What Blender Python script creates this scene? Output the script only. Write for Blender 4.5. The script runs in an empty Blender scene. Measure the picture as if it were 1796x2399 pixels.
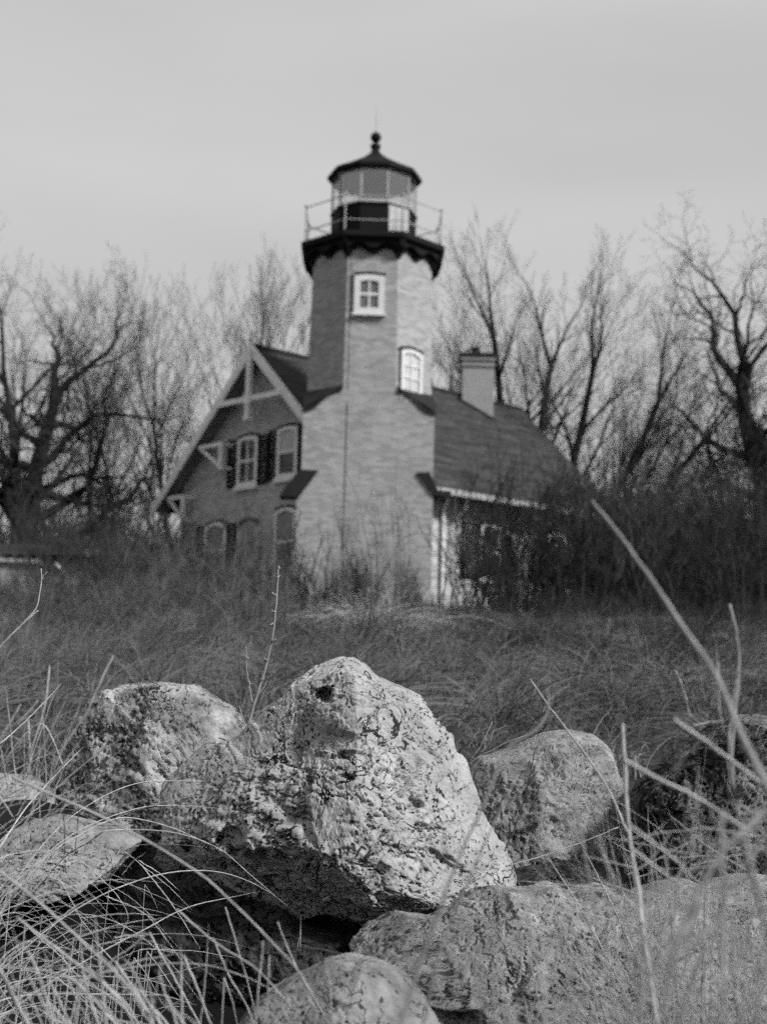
import bpy, bmesh, math, random
import numpy as np
from mathutils import Vector, Matrix

SC = bpy.context.scene
COL = SC.collection
rad = math.radians

# ------------------------------------------------------------------ camera
# the eye is the origin; z is height above the eye, +y runs towards the lighthouse
FPX = 3100.0
TH = math.atan((1575 - 1199.5) / FPX)
RO = rad(1.4)
c_f = np.array([0, math.cos(TH), math.sin(TH)])
c_r0 = np.array([1., 0, 0]); c_u0 = np.array([0, -math.sin(TH), math.cos(TH)])
c_r = c_r0 * math.cos(RO) + c_u0 * math.sin(RO)
c_u = -c_r0 * math.sin(RO) + c_u0 * math.cos(RO)
cam = bpy.data.cameras.new('camera'); cam_o = bpy.data.objects.new('camera', cam); COL.objects.link(cam_o)
m = Matrix.Identity(4)
for i in range(3):
    m[i][0] = c_r[i]; m[i][1] = c_u[i]; m[i][2] = -c_f[i]
cam_o.matrix_world = m
cam.sensor_fit = 'VERTICAL'; cam.sensor_height = 56.0; cam.lens = FPX / 2399 * 56.0
cam.clip_start = 0.05; cam.clip_end = 3000
cam.dof.use_dof = True; cam.dof.focus_distance = 3.75; cam.dof.aperture_fstop = 4.9; cam.dof.aperture_blades = 7
SC.camera = cam_o

# ------------------------------------------------------------------ light
SUN_AZ = (0.84, -0.50)      # towards the sun, on the ground plan
SUN_EL = rad(38)
w = bpy.data.worlds.new("World"); SC.world = w; w.use_nodes = True
nt = w.node_tree; nt.nodes.clear()
N = nt.nodes.new; LK = nt.links.new
out = N('ShaderNodeOutputWorld'); bg = N('ShaderNodeBackground'); LK(bg.outputs[0], out.inputs[0])
sky = N('ShaderNodeTexSky'); sky.sky_type = 'NISHITA'; sky.sun_disc = False
sky.sun_elevation = SUN_EL; sky.sun_rotation = math.atan2(SUN_AZ[0], SUN_AZ[1])
sky.air_density = 1.5; sky.dust_density = 3.0
bw = N('ShaderNodeRGBToBW'); LK(sky.outputs[0], bw.inputs[0])
tc = N('ShaderNodeTexCoord'); mp = N('ShaderNodeMapping'); mp.inputs['Scale'].default_value = (1.2, 1.2, 5.0)
mp.inputs['Rotation'].default_value = (0, rad(4), 0)
LK(tc.outputs['Generated'], mp.inputs[0])
nz = N('ShaderNodeTexNoise'); nz.inputs['Scale'].default_value = 1.6; nz.inputs['Detail'].default_value = 4; nz.inputs['Roughness'].default_value = .45
LK(mp.outputs[0], nz.inputs['Vector'])
mr = N('ShaderNodeMapRange'); mr.inputs['From Min'].default_value = .3; mr.inputs['From Max'].default_value = .7
mr.inputs['To Min'].default_value = 3.15; mr.inputs['To Max'].default_value = 3.8
LK(nz.outputs[0], mr.inputs[0])
ms = N('ShaderNodeMath'); ms.operation = 'MULTIPLY_ADD'; ms.inputs[1].default_value = .10
LK(bw.outputs[0], ms.inputs[0]); LK(mr.outputs[0], ms.inputs[2])
LK(ms.outputs[0], bg.inputs['Color'])
bg.inputs['Strength'].default_value = 0.10
sl = bpy.data.lights.new('sun', 'SUN'); so = bpy.data.objects.new('sun', sl); COL.objects.link(so)
sl.energy = 3.7; sl.angle = rad(11); sl.color = (1, 1, 1)
sd = Vector((SUN_AZ[0] * math.cos(SUN_EL), SUN_AZ[1] * math.cos(SUN_EL), math.sin(SUN_EL)))
so.rotation_euler = sd.to_track_quat('Z', 'Y').to_euler()
SC.view_settings.view_transform = 'Standard'; SC.view_settings.look = 'None'
SC.view_settings.exposure = 0.62; SC.view_settings.gamma = 1.0
SC.render.engine = 'CYCLES'
SC.cycles.use_denoising = False
SC.cycles.use_adaptive_sampling = True; SC.cycles.adaptive_threshold = .06; SC.cycles.adaptive_min_samples = 28
SC.cycles.sample_clamp_indirect = 1.5; SC.cycles.sample_clamp_direct = 4.0; SC.cycles.max_bounces = 6; SC.cycles.transparent_max_bounces = 12


# ------------------------------------------------------------------ helpers
def at(px, py, Y):
    "world point at depth Y in the direction of a place in the 1796 x 2399 photograph"
    d = c_f + c_r * ((px - 898) / FPX) - c_u * ((py - 1199.5) / FPX)
    return d * (Y / d[1])


def ray_plane(px, py, p0, n):
    d = c_f + c_r * ((px - 898) / FPX) - c_u * ((py - 1199.5) / FPX)
    return d * (np.dot(p0, n) / np.dot(d, n))


def sstep(a, b, x):
    t = np.clip((x - a) / (b - a), 0, 1); return t * t * (3 - 2 * t)


def ground(x, y):
    x = np.asarray(x, float); y = np.asarray(y, float)
    z = np.interp(y, [-50, 1.0, 2.0, 3.0, 3.7, 4.6, 6.5, 14, 22, 28, 34, 60, 200, 3000],
                  [-1.6, -0.66, -0.74, -0.90, -0.97, -0.78, -0.36, 0.16, 0.74, 1.26, 1.62, 1.9, 1.2, 0])
    z = z + 0.06 * np.sin(x * .7 + 1.3) * np.sin(y * .45 + .4) * sstep(4, 12, y) + .03 * np.sin(x * 1.9 + y * 1.1)
    z = z + .34 * np.exp(-((x + 1.15) / .55) ** 2 - ((y - 4.25) / .55) ** 2)      # bank under the two stones at the left
    return z


def tag(o, label=None, cat=None, group=None, kind=None):
    if label: o['label'] = label
    if cat: o['category'] = cat
    if group: o['group'] = group
    if kind: o['kind'] = kind
    return o


def empty(name, loc=(0, 0, 0)):
    o = bpy.data.objects.new(name, None); o.location = Vector([float(v) for v in loc]); o.empty_display_size = .2
    COL.objects.link(o); return o


def mesh_obj(name, V, F, mat, parent=None, smooth=False, uv=False):
    "V (n,3); F: array (m,k) or list of such arrays / lists of polygons. World coordinates."
    me = bpy.data.meshes.new(name)
    V = np.asarray(V, np.float32)
    off = np.zeros(3, np.float32)
    if parent is not None:
        off = np.array(parent_world(parent), np.float32)
    V = V - off
    if isinstance(F, np.ndarray): F = [F]
    if len(F) and isinstance(F[0], np.ndarray):
        loops = np.concatenate([f.reshape(-1) for f in F]).astype(np.int32)
        sizes = np.concatenate([np.full(len(f), f.shape[1]) for f in F]).astype(np.int32)
    else:
        loops = np.array([i for f in F for i in f], np.int32); sizes = np.array([len(f) for f in F], np.int32)
    starts = np.concatenate([[0], np.cumsum(sizes)[:-1]]).astype(np.int32)
    me.vertices.add(len(V)); me.vertices.foreach_set('co', V.reshape(-1))
    me.loops.add(len(loops)); me.loops.foreach_set('vertex_index', loops)
    me.polygons.add(len(sizes)); me.polygons.foreach_set('loop_start', starts); me.polygons.foreach_set('loop_total', sizes)
    me.update(calc_edges=True); me.validate()
    me.polygons.foreach_set('use_smooth', np.full(len(me.polygons), bool(smooth)))
    if uv: auto_uv(me, off)
    me.materials.append(mat)
    o = bpy.data.objects.new(name, me); COL.objects.link(o)
    if parent is not None: o.parent = parent
    return o


def parent_world(p):
    v = Vector((0, 0, 0))
    while p is not None:
        v = v + p.location; p = p.parent
    return v


def auto_uv(me, off):
    n = len(me.polygons)
    nor = np.zeros(n * 3, np.float32); me.polygons.foreach_get('normal', nor); nor = nor.reshape(-1, 3)
    tot = np.zeros(n, np.int32); me.polygons.foreach_get('loop_total', tot)
    li = np.zeros(len(me.loops), np.int32); me.loops.foreach_get('vertex_index', li)
    co = np.zeros(len(me.vertices) * 3, np.float32); me.vertices.foreach_get('co', co); co = co.reshape(-1, 3)[li] + off
    nl = np.repeat(nor, tot, axis=0)
    tx = np.stack([-nl[:, 1], nl[:, 0], np.zeros(len(nl))], 1); ln = np.linalg.norm(tx, axis=1, keepdims=True)
    flat = ln[:, 0] < .15
    tx = tx / np.maximum(ln, 1e-6); tx[flat] = (1, 0, 0)
    bt = np.cross(nl, tx)
    uvs = np.stack([(co * tx).sum(1), (co * bt).sum(1)], 1).astype(np.float32)
    lay = me.uv_layers.new(name='UVMap'); lay.data.foreach_set('uv', uvs.reshape(-1))


class MB:
    "collects prisms, boxes and bars in a (u, n, z) frame"
    def __init__(s, o=(0, 0, 0), U=(1, 0, 0), Nn=(0, -1, 0), Z=(0, 0, 1)):
        s.o = np.array(o, float); s.U = np.array(U, float); s.N = np.array(Nn, float); s.Z = np.array(Z, float); s.V = []; s.F = []

    def pt(s, u, n, z): return s.o + s.U * u + s.N * n + s.Z * z

    def add(s, pts, faces):
        b = len(s.V); s.V += [np.array(p, float) for p in pts]; s.F += [[i + b for i in f] for f in faces]

    def prism(s, poly, n0, n1):
        k = len(poly)
        s.add([s.pt(u, n0, z) for u, z in poly] + [s.pt(u, n1, z) for u, z in poly],
              [list(range(k)), list(range(2 * k - 1, k - 1, -1))] + [[i, i + k, (i + 1) % k + k, (i + 1) % k] for i in range(k)])

    def box(s, u0, u1, n0, n1, z0, z1): s.prism([(u0, z0), (u1, z0), (u1, z1), (u0, z1)], n0, n1)

    def ring(s, po, pi, n0, n1):
        k = len(po)
        s.add([s.pt(u, n, z) for n in (n0, n1) for P in (po, pi) for u, z in P],
              [[i, (i + 1) % k, k + (i + 1) % k, k + i] for i in range(k)] +
              [[2 * k + i, 3 * k + i, 3 * k + (i + 1) % k, 2 * k + (i + 1) % k] for i in range(k)] +
              [[i, 2 * k + i, 2 * k + (i + 1) % k, (i + 1) % k] for i in range(k)] +
              [[k + i, k + (i + 1) % k, 3 * k + (i + 1) % k, 3 * k + i] for i in range(k)])

    def bar(s, a, b, wu, wn):
        "square bar between two world points"
        a = np.array(a, float); b = np.array(b, float); d = b - a; d /= np.linalg.norm(d)
        x = np.cross(d, s.N); x = x / np.linalg.norm(x) if np.linalg.norm(x) > 1e-4 else s.U
        y = np.cross(d, x); P = []
        for e in (a, b):
            for i, j in ((-1, -1), (1, -1), (1, 1), (-1, 1)): P.append(e + x * i * wu / 2 + y * j * wn / 2)
        s.add(P, [[0, 1, 2, 3], [7, 6, 5, 4], [0, 4, 5, 1], [1, 5, 6, 2], [2, 6, 7, 3], [3, 7, 4, 0]])

    def tube(s, pts, r, k=8):
        pts = np.array(pts, float)[None]; rr = np.broadcast_to(np.asarray(r, float), (pts.shape[1],))[None]
        V, F = tubes(pts, rr, k, cap=True); b = len(s.V); s.V += list(V); s.F += [[int(i) + b for i in f] for fs in F for f in fs]

    def lathe(s, cx, cy, prof, k=24, rot=0):
        b = len(s.V)
        for r, z in prof:
            for i in range(k):
                a = rot + 2 * math.pi * i / k; s.V.append(np.array([cx + r * math.cos(a), cy + r * math.sin(a), z]))
        for j in range(len(prof) - 1):
            for i in range(k):
                s.F.append([b + j * k + i, b + j * k + (i + 1) % k, b + (j + 1) * k + (i + 1) % k, b + (j + 1) * k + i])
        s.F.append([b + i for i in range(k)][::-1]); s.F.append([b + (len(prof) - 1) * k + i for i in range(k)])

    def build(s, name, mat, parent=None, smooth=False, bevel=0):
        o = mesh_obj(name, np.array(s.V), s.F, mat, parent, smooth, uv=True)
        bm = bmesh.new(); bm.from_mesh(o.data); bmesh.ops.recalc_face_normals(bm, faces=bm.faces); bm.to_mesh(o.data); bm.free()
        if bevel:
            md = o.modifiers.new('bevel', 'BEVEL'); md.width = bevel; md.segments = 2; md.limit_method = 'ANGLE'
        return o


def tubes(P, R, k=3, cap=False):
    "P (M,N,3) polylines, R (M,N) radii -> verts, [quads]"
    M, n, _ = P.shape
    T = np.gradient(P, axis=1); T /= np.maximum(np.linalg.norm(T, axis=2, keepdims=True), 1e-9)
    ref = np.where(np.abs(T[:, :1, 2:3]) > .8, np.array([1., .13, 0]), np.array([.05, .1, 1.]))
    X = np.cross(T, np.broadcast_to(ref, T.shape)); X /= np.maximum(np.linalg.norm(X, axis=2, keepdims=True), 1e-9)
    Y = np.cross(T, X)
    a = np.arange(k) * 2 * math.pi / k
    V = P[:, :, None, :] + R[:, :, None, None] * (X[:, :, None, :] * np.cos(a)[None, None, :, None] + Y[:, :, None, :] * np.sin(a)[None, None, :, None])
    V = V.reshape(-1, 3)
    base = (np.arange(M) * n * k)[:, None, None] + (np.arange(n - 1) * k)[None, :, None] + np.arange(k)[None, None, :]
    nxt = (np.arange(M) * n * k)[:, None, None] + (np.arange(n - 1) * k)[None, :, None] + ((np.arange(k) + 1) % k)[None, None, :]
    F = np.stack([base, nxt, nxt + k, base + k], -1).reshape(-1, 4)
    res = [F]
    if cap:
        c0 = (np.arange(M) * n * k)[:, None] + np.arange(k)[::-1][None]; c1 = (np.arange(M) * n * k)[:, None] + (n - 1) * k + np.arange(k)[None]
        res += [c0, c1]
    return V, res


def blades(P, W, side=None):
    "flat ribbons folded along the middle: P (M,N,3), W (M,N) half widths"
    M, n, _ = P.shape
    T = np.gradient(P, axis=1); T /= np.maximum(np.linalg.norm(T, axis=2, keepdims=True), 1e-9)
    if side is None:
        side = np.random.default_rng(3).normal(size=(M, 1, 3))
    X = np.cross(T, np.broadcast_to(side, T.shape)); X /= np.maximum(np.linalg.norm(X, axis=2, keepdims=True), 1e-9)
    Y = np.cross(T, X)
    V = np.stack([P - X * W[..., None], P + Y * W[..., None] * .5, P + X * W[..., None]], 2).reshape(-1, 3)
    b = (np.arange(M) * n * 3)[:, None] + (np.arange(n - 1) * 3)[None]
    b = b.reshape(-1)
    F = np.concatenate([np.stack([b, b + 1, b + 4, b + 3], -1), np.stack([b + 1, b + 2, b + 5, b + 4], -1)])
    return V, [F]


def spline(pts, n):
    "Catmull-Rom through points, n samples"
    p = np.array(pts, float); p = np.vstack([2 * p[0] - p[1], p, 2 * p[-1] - p[-2]])
    k = len(p) - 3; out = []
    for t in np.linspace(0, k - 1e-6, n):
        i = int(t); f = t - i; a, b, c, d = p[i:i + 4]
        out.append(.5 * ((2 * b) + (c - a) * f + (2 * a - 5 * b + 4 * c - d) * f * f + (3 * b - a - 3 * c + d) * f ** 3))
    return np.array(out)


# vectorised gradient and cell noise
def _hash(ix, iy, iz, s):
    h = (ix.astype(np.int64) * 374761393 + iy.astype(np.int64) * 668265263 + iz.astype(np.int64) * 2147483647 + s * 1274126177) & 0xffffffff
    h = ((h ^ (h >> 13)) * 1274126177) & 0xffffffff
    h = ((h ^ (h >> 16)) * 2246822519) & 0xffffffff
    return (h ^ (h >> 15)) & 0xffffffff


_ga = np.random.default_rng(1).normal(size=(256, 3)); _ga /= np.linalg.norm(_ga, axis=1, keepdims=True)


def perlin(p, s=0):
    i = np.floor(p).astype(np.int64); f = p - i; u = f * f * f * (f * (f * 6 - 15) + 10); r = 0
    for dx in (0, 1):
        for dy in (0, 1):
            for dz in (0, 1):
                g = _ga[_hash(i[:, 0] + dx, i[:, 1] + dy, i[:, 2] + dz, s) & 255]
                d = (g * (f - np.array([dx, dy, dz]))).sum(1)
                wx = u[:, 0] if dx else 1 - u[:, 0]; wy = u[:, 1] if dy else 1 - u[:, 1]; wz = u[:, 2] if dz else 1 - u[:, 2]
                r = r + d * wx * wy * wz
    return r * 1.6


def fbm(p, o=4, s=0, g=.5):
    r = 0; a = 1
    for k in range(o): r = r + a * perlin(p * 2 ** k + k * 7.3, s + k); a *= g
    return r


def worley(p, s=0, vec=False):
    i = np.floor(p).astype(np.int64); f = p - i
    F1 = np.full(len(p), 9.); F2 = np.full(len(p), 9.); ID = np.zeros(len(p), np.int64); VV = np.zeros_like(p)
    for dx in (-1, 0, 1):
        for dy in (-1, 0, 1):
            for dz in (-1, 0, 1):
                h = _hash(i[:, 0] + dx, i[:, 1] + dy, i[:, 2] + dz, s)
                q = np.stack([(h & 1023) / 1023., ((h >> 10) & 1023) / 1023., ((h >> 20) & 1023) / 1023.], 1) + np.array([dx, dy, dz]) - f
                d = np.sqrt((q * q).sum(1)); c = d < F1
                F2 = np.where(c, F1, np.minimum(F2, d)); ID = np.where(c, h, ID); F1 = np.where(c, d, F1)
                if vec: VV = np.where(c[:, None], q, VV)
    if vec: return F1, F2, (ID % 997) / 997., (VV * _ga[ID & 255]).sum(1)
    return F1, F2, (ID % 997) / 997.


# ------------------------------------------------------------------ materials (a black and white photograph: neutral greys)
def mat(name, rough=.8, spec=.3):
    m = bpy.data.materials.new(name); m.use_nodes = True
    b = m.node_tree.nodes['Principled BSDF']; b.inputs['Roughness'].default_value = rough
    b.inputs['Specular IOR Level'].default_value = spec
    return m, m.node_tree, b


def g(v): return (v, v, v, 1)


def nnode(t, kind, **kw):
    n = t.nodes.new(kind)
    for k, v in kw.items():
        if k in n.inputs.keys(): n.inputs[k].default_value = v
        else: setattr(n, k, v)
    return n


def ramp(t, src, stops):
    r = t.nodes.new('ShaderNodeValToRGB'); e = r.color_ramp.elements
    while len(e) < len(stops): e.new(.5)
    for i, (p, v) in enumerate(stops): e[i].position = p; e[i].color = g(v)
    t.links.new(src, r.inputs[0]); return r.outputs[0]


def simple(name, v, var=.25, scale=6., rough=.8, bump=.2, coord='Object', spec=.3, detail=5):
    m, t, b = mat(name, rough, spec)
    tc = t.nodes.new('ShaderNodeTexCoord'); nz = nnode(t, 'ShaderNodeTexNoise', Scale=scale, Detail=detail, Roughness=.65)
    t.links.new(tc.outputs[coord], nz.inputs['Vector'])
    c = ramp(t, nz.outputs[0], [(.3, v * (1 - var)), (.7, v * (1 + var))]); t.links.new(c, b.inputs['Base Color'])
    bp = nnode(t, 'ShaderNodeBump', Strength=bump, Distance=.01); t.links.new(nz.outputs[0], bp.inputs['Height']); t.links.new(bp.outputs[0], b.inputs['Normal'])
    return m


def brick(name, v, var=.3):
    m, t, b = mat(name, .9, .2)
    L = t.links.new
    tc = t.nodes.new('ShaderNodeTexCoord')
    bt = nnode(t, 'ShaderNodeTexBrick', Scale=1.0); bt.inputs['Brick Width'].default_value = .23; bt.inputs['Row Height'].default_value = .078
    bt.inputs['Mortar Size'].default_value = .008; bt.inputs['Color1'].default_value = g(v * (1 + var)); bt.inputs['Color2'].default_value = g(v * (1 - var))
    bt.inputs['Mortar'].default_value = g(v * 1.1); bt.inputs['Bias'].default_value = 0
    L(tc.outputs['UV'], bt.inputs['Vector'])
    mp = nnode(t, 'ShaderNodeMapping'); mp.inputs['Scale'].default_value = (2.6, 5.5, 1); L(tc.outputs['UV'], mp.inputs[0])
    n1 = nnode(t, 'ShaderNodeTexNoise', Scale=1.6, Detail=6, Roughness=.7); L(mp.outputs[0], n1.inputs['Vector'])
    n2 = nnode(t, 'ShaderNodeTexNoise', Scale=.7, Detail=3); L(tc.outputs['UV'], n2.inputs['Vector'])
    c1 = ramp(t, n1.outputs[0], [(.3, .88), (.72, 1.12)]); c2 = ramp(t, n2.outputs[0], [(.3, .96), (.7, 1.04)])
    x = nnode(t, 'ShaderNodeVectorMath', operation='MULTIPLY'); L(bt.outputs[0], x.inputs[0]); L(c1, x.inputs[1])
    y = nnode(t, 'ShaderNodeVectorMath', operation='MULTIPLY'); L(x.outputs[0], y.inputs[0]); L(c2, y.inputs[1])
    L(y.outputs[0], b.inputs['Base Color'])
    bp = nnode(t, 'ShaderNodeBump', Strength=.6, Distance=.008, invert=True); L(bt.outputs[1], bp.inputs['Height']); L(bp.outputs[0], b.inputs['Normal'])
    return m


def shingles(name, v):
    m, t, b = mat(name, .9, .2); L = t.links.new
    tc = t.nodes.new('ShaderNodeTexCoord')
    bt = nnode(t, 'ShaderNodeTexBrick', Scale=1.0); bt.inputs['Brick Width'].default_value = .3; bt.inputs['Row Height'].default_value = .14
    bt.inputs['Mortar Size'].default_value = .012; bt.inputs['Color1'].default_value = g(v * 1.25); bt.inputs['Color2'].default_value = g(v * .8); bt.inputs['Mortar'].default_value = g(v * .45)
    L(tc.outputs['UV'], bt.inputs['Vector'])
    mp = nnode(t, 'ShaderNodeMapping'); mp.inputs['Scale'].default_value = (.5, 3.5, 1); L(tc.outputs['UV'], mp.inputs[0])
    n1 = nnode(t, 'ShaderNodeTexNoise', Scale=1.4, Detail=7, Roughness=.7); L(mp.outputs[0], n1.inputs['Vector'])
    c1 = ramp(t, n1.outputs[0], [(.38, .4), (.62, 1.5)])
    x = nnode(t, 'ShaderNodeVectorMath', operation='MULTIPLY'); L(bt.outputs[0], x.inputs[0]); L(c1, x.inputs[1]); L(x.outputs[0], b.inputs['Base Color'])
    bp = nnode(t, 'ShaderNodeBump', Strength=.5, Distance=.012, invert=True); L(bt.outputs[1], bp.inputs['Height']); L(bp.outputs[0], b.inputs['Normal'])
    return m


def glass(name, v=.02, rough=.05):
    m, t, b = mat(name, rough, .5); b.inputs['Base Color'].default_value = g(v); return m


def rock(name, light, mid, dark, speck=.5, scale=1., crack=.5, bump=1.):
    "pitted, cracked stone with dark lichen and mineral specks; pores and cracks shaded by colour"
    m, t, b = mat(name, .85, .2); L = t.links.new
    tc = t.nodes.new('ShaderNodeTexCoord'); O = tc.outputs['Object']
    wv = nnode(t, 'ShaderNodeTexNoise', Scale=7 * scale, Detail=4); L(O, wv.inputs['Vector'])
    wa = nnode(t, 'ShaderNodeVectorMath', operation='MULTIPLY_ADD'); L(wv.outputs['Color'], wa.inputs[0]); wa.inputs[1].default_value = (.12, .12, .12); L(O, wa.inputs[2])
    W = wa.outputs[0]
    n1 = nnode(t, 'ShaderNodeTexNoise', Scale=8 * scale, Detail=12, Roughness=.72); L(W, n1.inputs['Vector'])
    base = ramp(t, n1.outputs[0], [(.36, mid), (.5, (light + mid) * .5), (.62, light)])
    # where the stains gather
    n3 = nnode(t, 'ShaderNodeTexNoise', Scale=4.5 * scale, Detail=5, Roughness=.6); L(W, n3.inputs['Vector'])
    # fine flecks, elongated
    n2 = nnode(t, 'ShaderNodeTexNoise', Scale=62 * scale, Detail=7, Roughness=.7, Distortion=.6); L(W, n2.inputs['Vector'])
    ad = nnode(t, 'ShaderNodeMath', operation='MULTIPLY_ADD'); L(n3.outputs[0], ad.inputs[0]); ad.inputs[1].default_value = .9; L(n2.outputs[0], ad.inputs[2])
    c0 = .70 + speck * .25
    fl = ramp(t, ad.outputs[0], [(c0 - .05, 0.), (c0 + .025, 1.)])
    # thin winding cracks, coloured dark like shade: where a warped noise crosses one half
    n5 = nnode(t, 'ShaderNodeTexNoise', Scale=11 * scale, Detail=5, Roughness=.55, Distortion=.8); L(W, n5.inputs['Vector'])
    s5 = nnode(t, 'ShaderNodeMath', operation='SUBTRACT'); L(n5.outputs[0], s5.inputs[0]); s5.inputs[1].default_value = .5
    a5 = nnode(t, 'ShaderNodeMath', operation='ABSOLUTE'); L(s5.outputs[0], a5.inputs[0])
    n4 = nnode(t, 'ShaderNodeTexNoise', Scale=9 * scale, Detail=3); L(O, n4.inputs['Vector'])
    th = ramp(t, n4.outputs[0], [(.54, 0.), (.70, .009 * crack * 2)])
    d5 = nnode(t, 'ShaderNodeMath', operation='SUBTRACT'); L(a5.outputs[0], d5.inputs[0]); L(th, d5.inputs[1])
    crk = ramp(t, d5.outputs[0], [(0., 0.), (.006, 1.)])
    # pores, their shade put into the colour
    v2 = nnode(t, 'ShaderNodeTexVoronoi', Scale=40 * scale); L(W, v2.inputs['Vector'])
    pt = ramp(t, v2.outputs['Distance'], [(.10, 0.), (.22, 1.)])
    v3 = ramp(t, n4.outputs[0], [(.40, 1.), (.54, 0.)])
    pm = nnode(t, 'ShaderNodeMath', operation='MAXIMUM'); L(pt, pm.inputs[0])
    iv = nnode(t, 'ShaderNodeMath', operation='SUBTRACT'); iv.inputs[0].default_value = 1; L(v3, iv.inputs[1]); L(iv.outputs[0], pm.inputs[1])
    k1 = nnode(t, 'ShaderNodeMath', operation='MULTIPLY'); L(fl, k1.inputs[0]); L(pm.outputs[0], k1.inputs[1])
    # tiny black mineral dots, only in some cells
    v6 = nnode(t, 'ShaderNodeTexVoronoi', Scale=88 * scale); L(W, v6.inputs['Vector'])
    sp6 = t.nodes.new('ShaderNodeSeparateColor'); L(v6.outputs['Color'], sp6.inputs[0])
    g6 = nnode(t, 'ShaderNodeMath', operation='MULTIPLY_ADD'); L(n3.outputs[0], g6.inputs[0]); g6.inputs[1].default_value = -2.6; g6.inputs[2].default_value = 1.46
    c6 = nnode(t, 'ShaderNodeMath', operation='LESS_THAN'); L(sp6.outputs[0], c6.inputs[0]); L(g6.outputs[0], c6.inputs[1])
    r6 = nnode(t, 'ShaderNodeMath', operation='MULTIPLY'); L(sp6.outputs[1], r6.inputs[0]); r6.inputs[1].default_value = .5
    d6 = nnode(t, 'ShaderNodeMath', operation='LESS_THAN'); L(v6.outputs['Distance'], d6.inputs[0]); L(r6.outputs[0], d6.inputs[1])
    m6 = nnode(t, 'ShaderNodeMath', operation='MULTIPLY'); L(c6.outputs[0], m6.inputs[0]); L(d6.outputs[0], m6.inputs[1])
    i6 = nnode(t, 'ShaderNodeMath', operation='MULTIPLY_ADD'); L(m6.outputs[0], i6.inputs[0]); i6.inputs[1].default_value = -.9; i6.inputs[2].default_value = 1
    k3 = nnode(t, 'ShaderNodeMath', operation='MULTIPLY'); L(k1.outputs[0], k3.inputs[0]); L(i6.outputs[0], k3.inputs[1])
    k2 = nnode(t, 'ShaderNodeMath', operation='MULTIPLY'); L(k3.outputs[0], k2.inputs[0]); L(crk, k2.inputs[1])
    mx = nnode(t, 'ShaderNodeMix', data_type='RGBA'); L(k2.outputs[0], mx.inputs[0]); mx.inputs[6].default_value = g(dark); L(base, mx.inputs[7])
    L(mx.outputs[2], b.inputs['Base Color'])
    hh = nnode(t, 'ShaderNodeMath', operation='MULTIPLY_ADD'); L(n1.outputs[0], hh.inputs[0]); hh.inputs[1].default_value = 1.6; L(k2.outputs[0], hh.inputs[2])
    h2 = nnode(t, 'ShaderNodeMath', operation='MULTIPLY_ADD'); L(n2.outputs[0], h2.inputs[0]); h2.inputs[1].default_value = .8; L(hh.outputs[0], h2.inputs[2])
    bp = nnode(t, 'ShaderNodeBump', Strength=1.0, Distance=.008 * bump); L(h2.outputs[0], bp.inputs['Height']); L(bp.outputs[0], b.inputs['Normal'])
    return m


def straw(name, v, var=.35, scale=40, trans=.0):
    m = simple(name, v, var, scale, .6, .05, 'Object', .35, 2); return m


M_brick = brick('tower_brick', .26, .24)
M_brick_h = brick('house_brick', .35, .24)
M_brick_c = brick('chimney_brick', .24, .08)
M_white = simple('white_paint', .52, .08, 3, .5, .03)
M_trim = simple('weathered_white_trim', .66, .12, 5, .6, .05)
M_black = simple('black_iron', .006, .3, 8, .7, .1, spec=.12)
M_shut = simple('black_shutter_paint', .006, .3, 8, .8, .1, spec=.1)
M_grey = simple('galvanised_grey', .30, .2, 6, .5, .05)
M_roof = shingles('wood_shingles', .036)
M_lead = simple('dark_lead', .018, .3, 6, .8, .1, spec=.1)
M_glass = glass('window_glass')
M_sky_glass = glass('old_window_glass', .10, .3)
M_blind_h = simple('dim_window_blind', .22, .3, 3, .8, .02)
M_blind = simple('window_blind', .42, .15, 4, .8, .02)
M_ceil = simple('lantern_ceiling_paint', .8, .1, 4, .7, .02)
M_stone = simple('foundation_stone', .3, .3, 5, .9, .4)
M_soffit = simple('soffit_boards', .18, .3, 5, .8, .1)
M_bark = simple('bark', .014, .4, 3, .95, .5, spec=.1)
M_twig = simple('twig_bark', .03, .3, 2, .9, .1, spec=.1)
M_twig_far = simple('pale_twig_bark', .05, .3, 2, .9, .1)
M_brush = simple('brush_stems', .034, .7, 1.2, .9, .1, spec=.1)
M_brush_l = simple('pale_brush_stems', .10, .5, 1.2, .9, .1)
M_field = simple('matted_field_grass', .07, .65, 1.1, .85, .1, 'Object', .2, 8)
M_tuss = simple('tussock_straw', .125, .5, .9, .85, .1, 'Object', .2, 4)
M_tall = simple('tall_dry_grass', .105, .6, 1.3, .85, .1, 'Object', .2, 6)
M_straw = straw('dry_straw', .33)
M_straw_r = straw('weathered_straw', .27, .3, 25)
M_stem = straw('grey_stem', .20, .25, 30)
M_darktwig = straw('dark_twig', .03, .4, 30)
M_soil = simple('dark_soil', .008, .6, 2.5, .95, .8, 'Object', .1, 8)


def terrain_mat():
    m, t, b = mat('ground_cover', .95, .1); L = t.links.new
    tc = t.nodes.new('ShaderNodeTexCoord'); n = nnode(t, 'ShaderNodeTexNoise', Scale=1.5, Detail=10, Roughness=.7); L(tc.outputs['Object'], n.inputs['Vector'])
    L(ramp(t, n.outputs[0], [(.35, .012), (.7, .05)]), b.inputs['Base Color'])
    bp = nnode(t, 'ShaderNodeBump', Strength=.8, Distance=.03); L(n.outputs[0], bp.inputs['Height']); L(bp.outputs[0], b.inputs['Normal']); return m


M_ground = terrain_mat()


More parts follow.
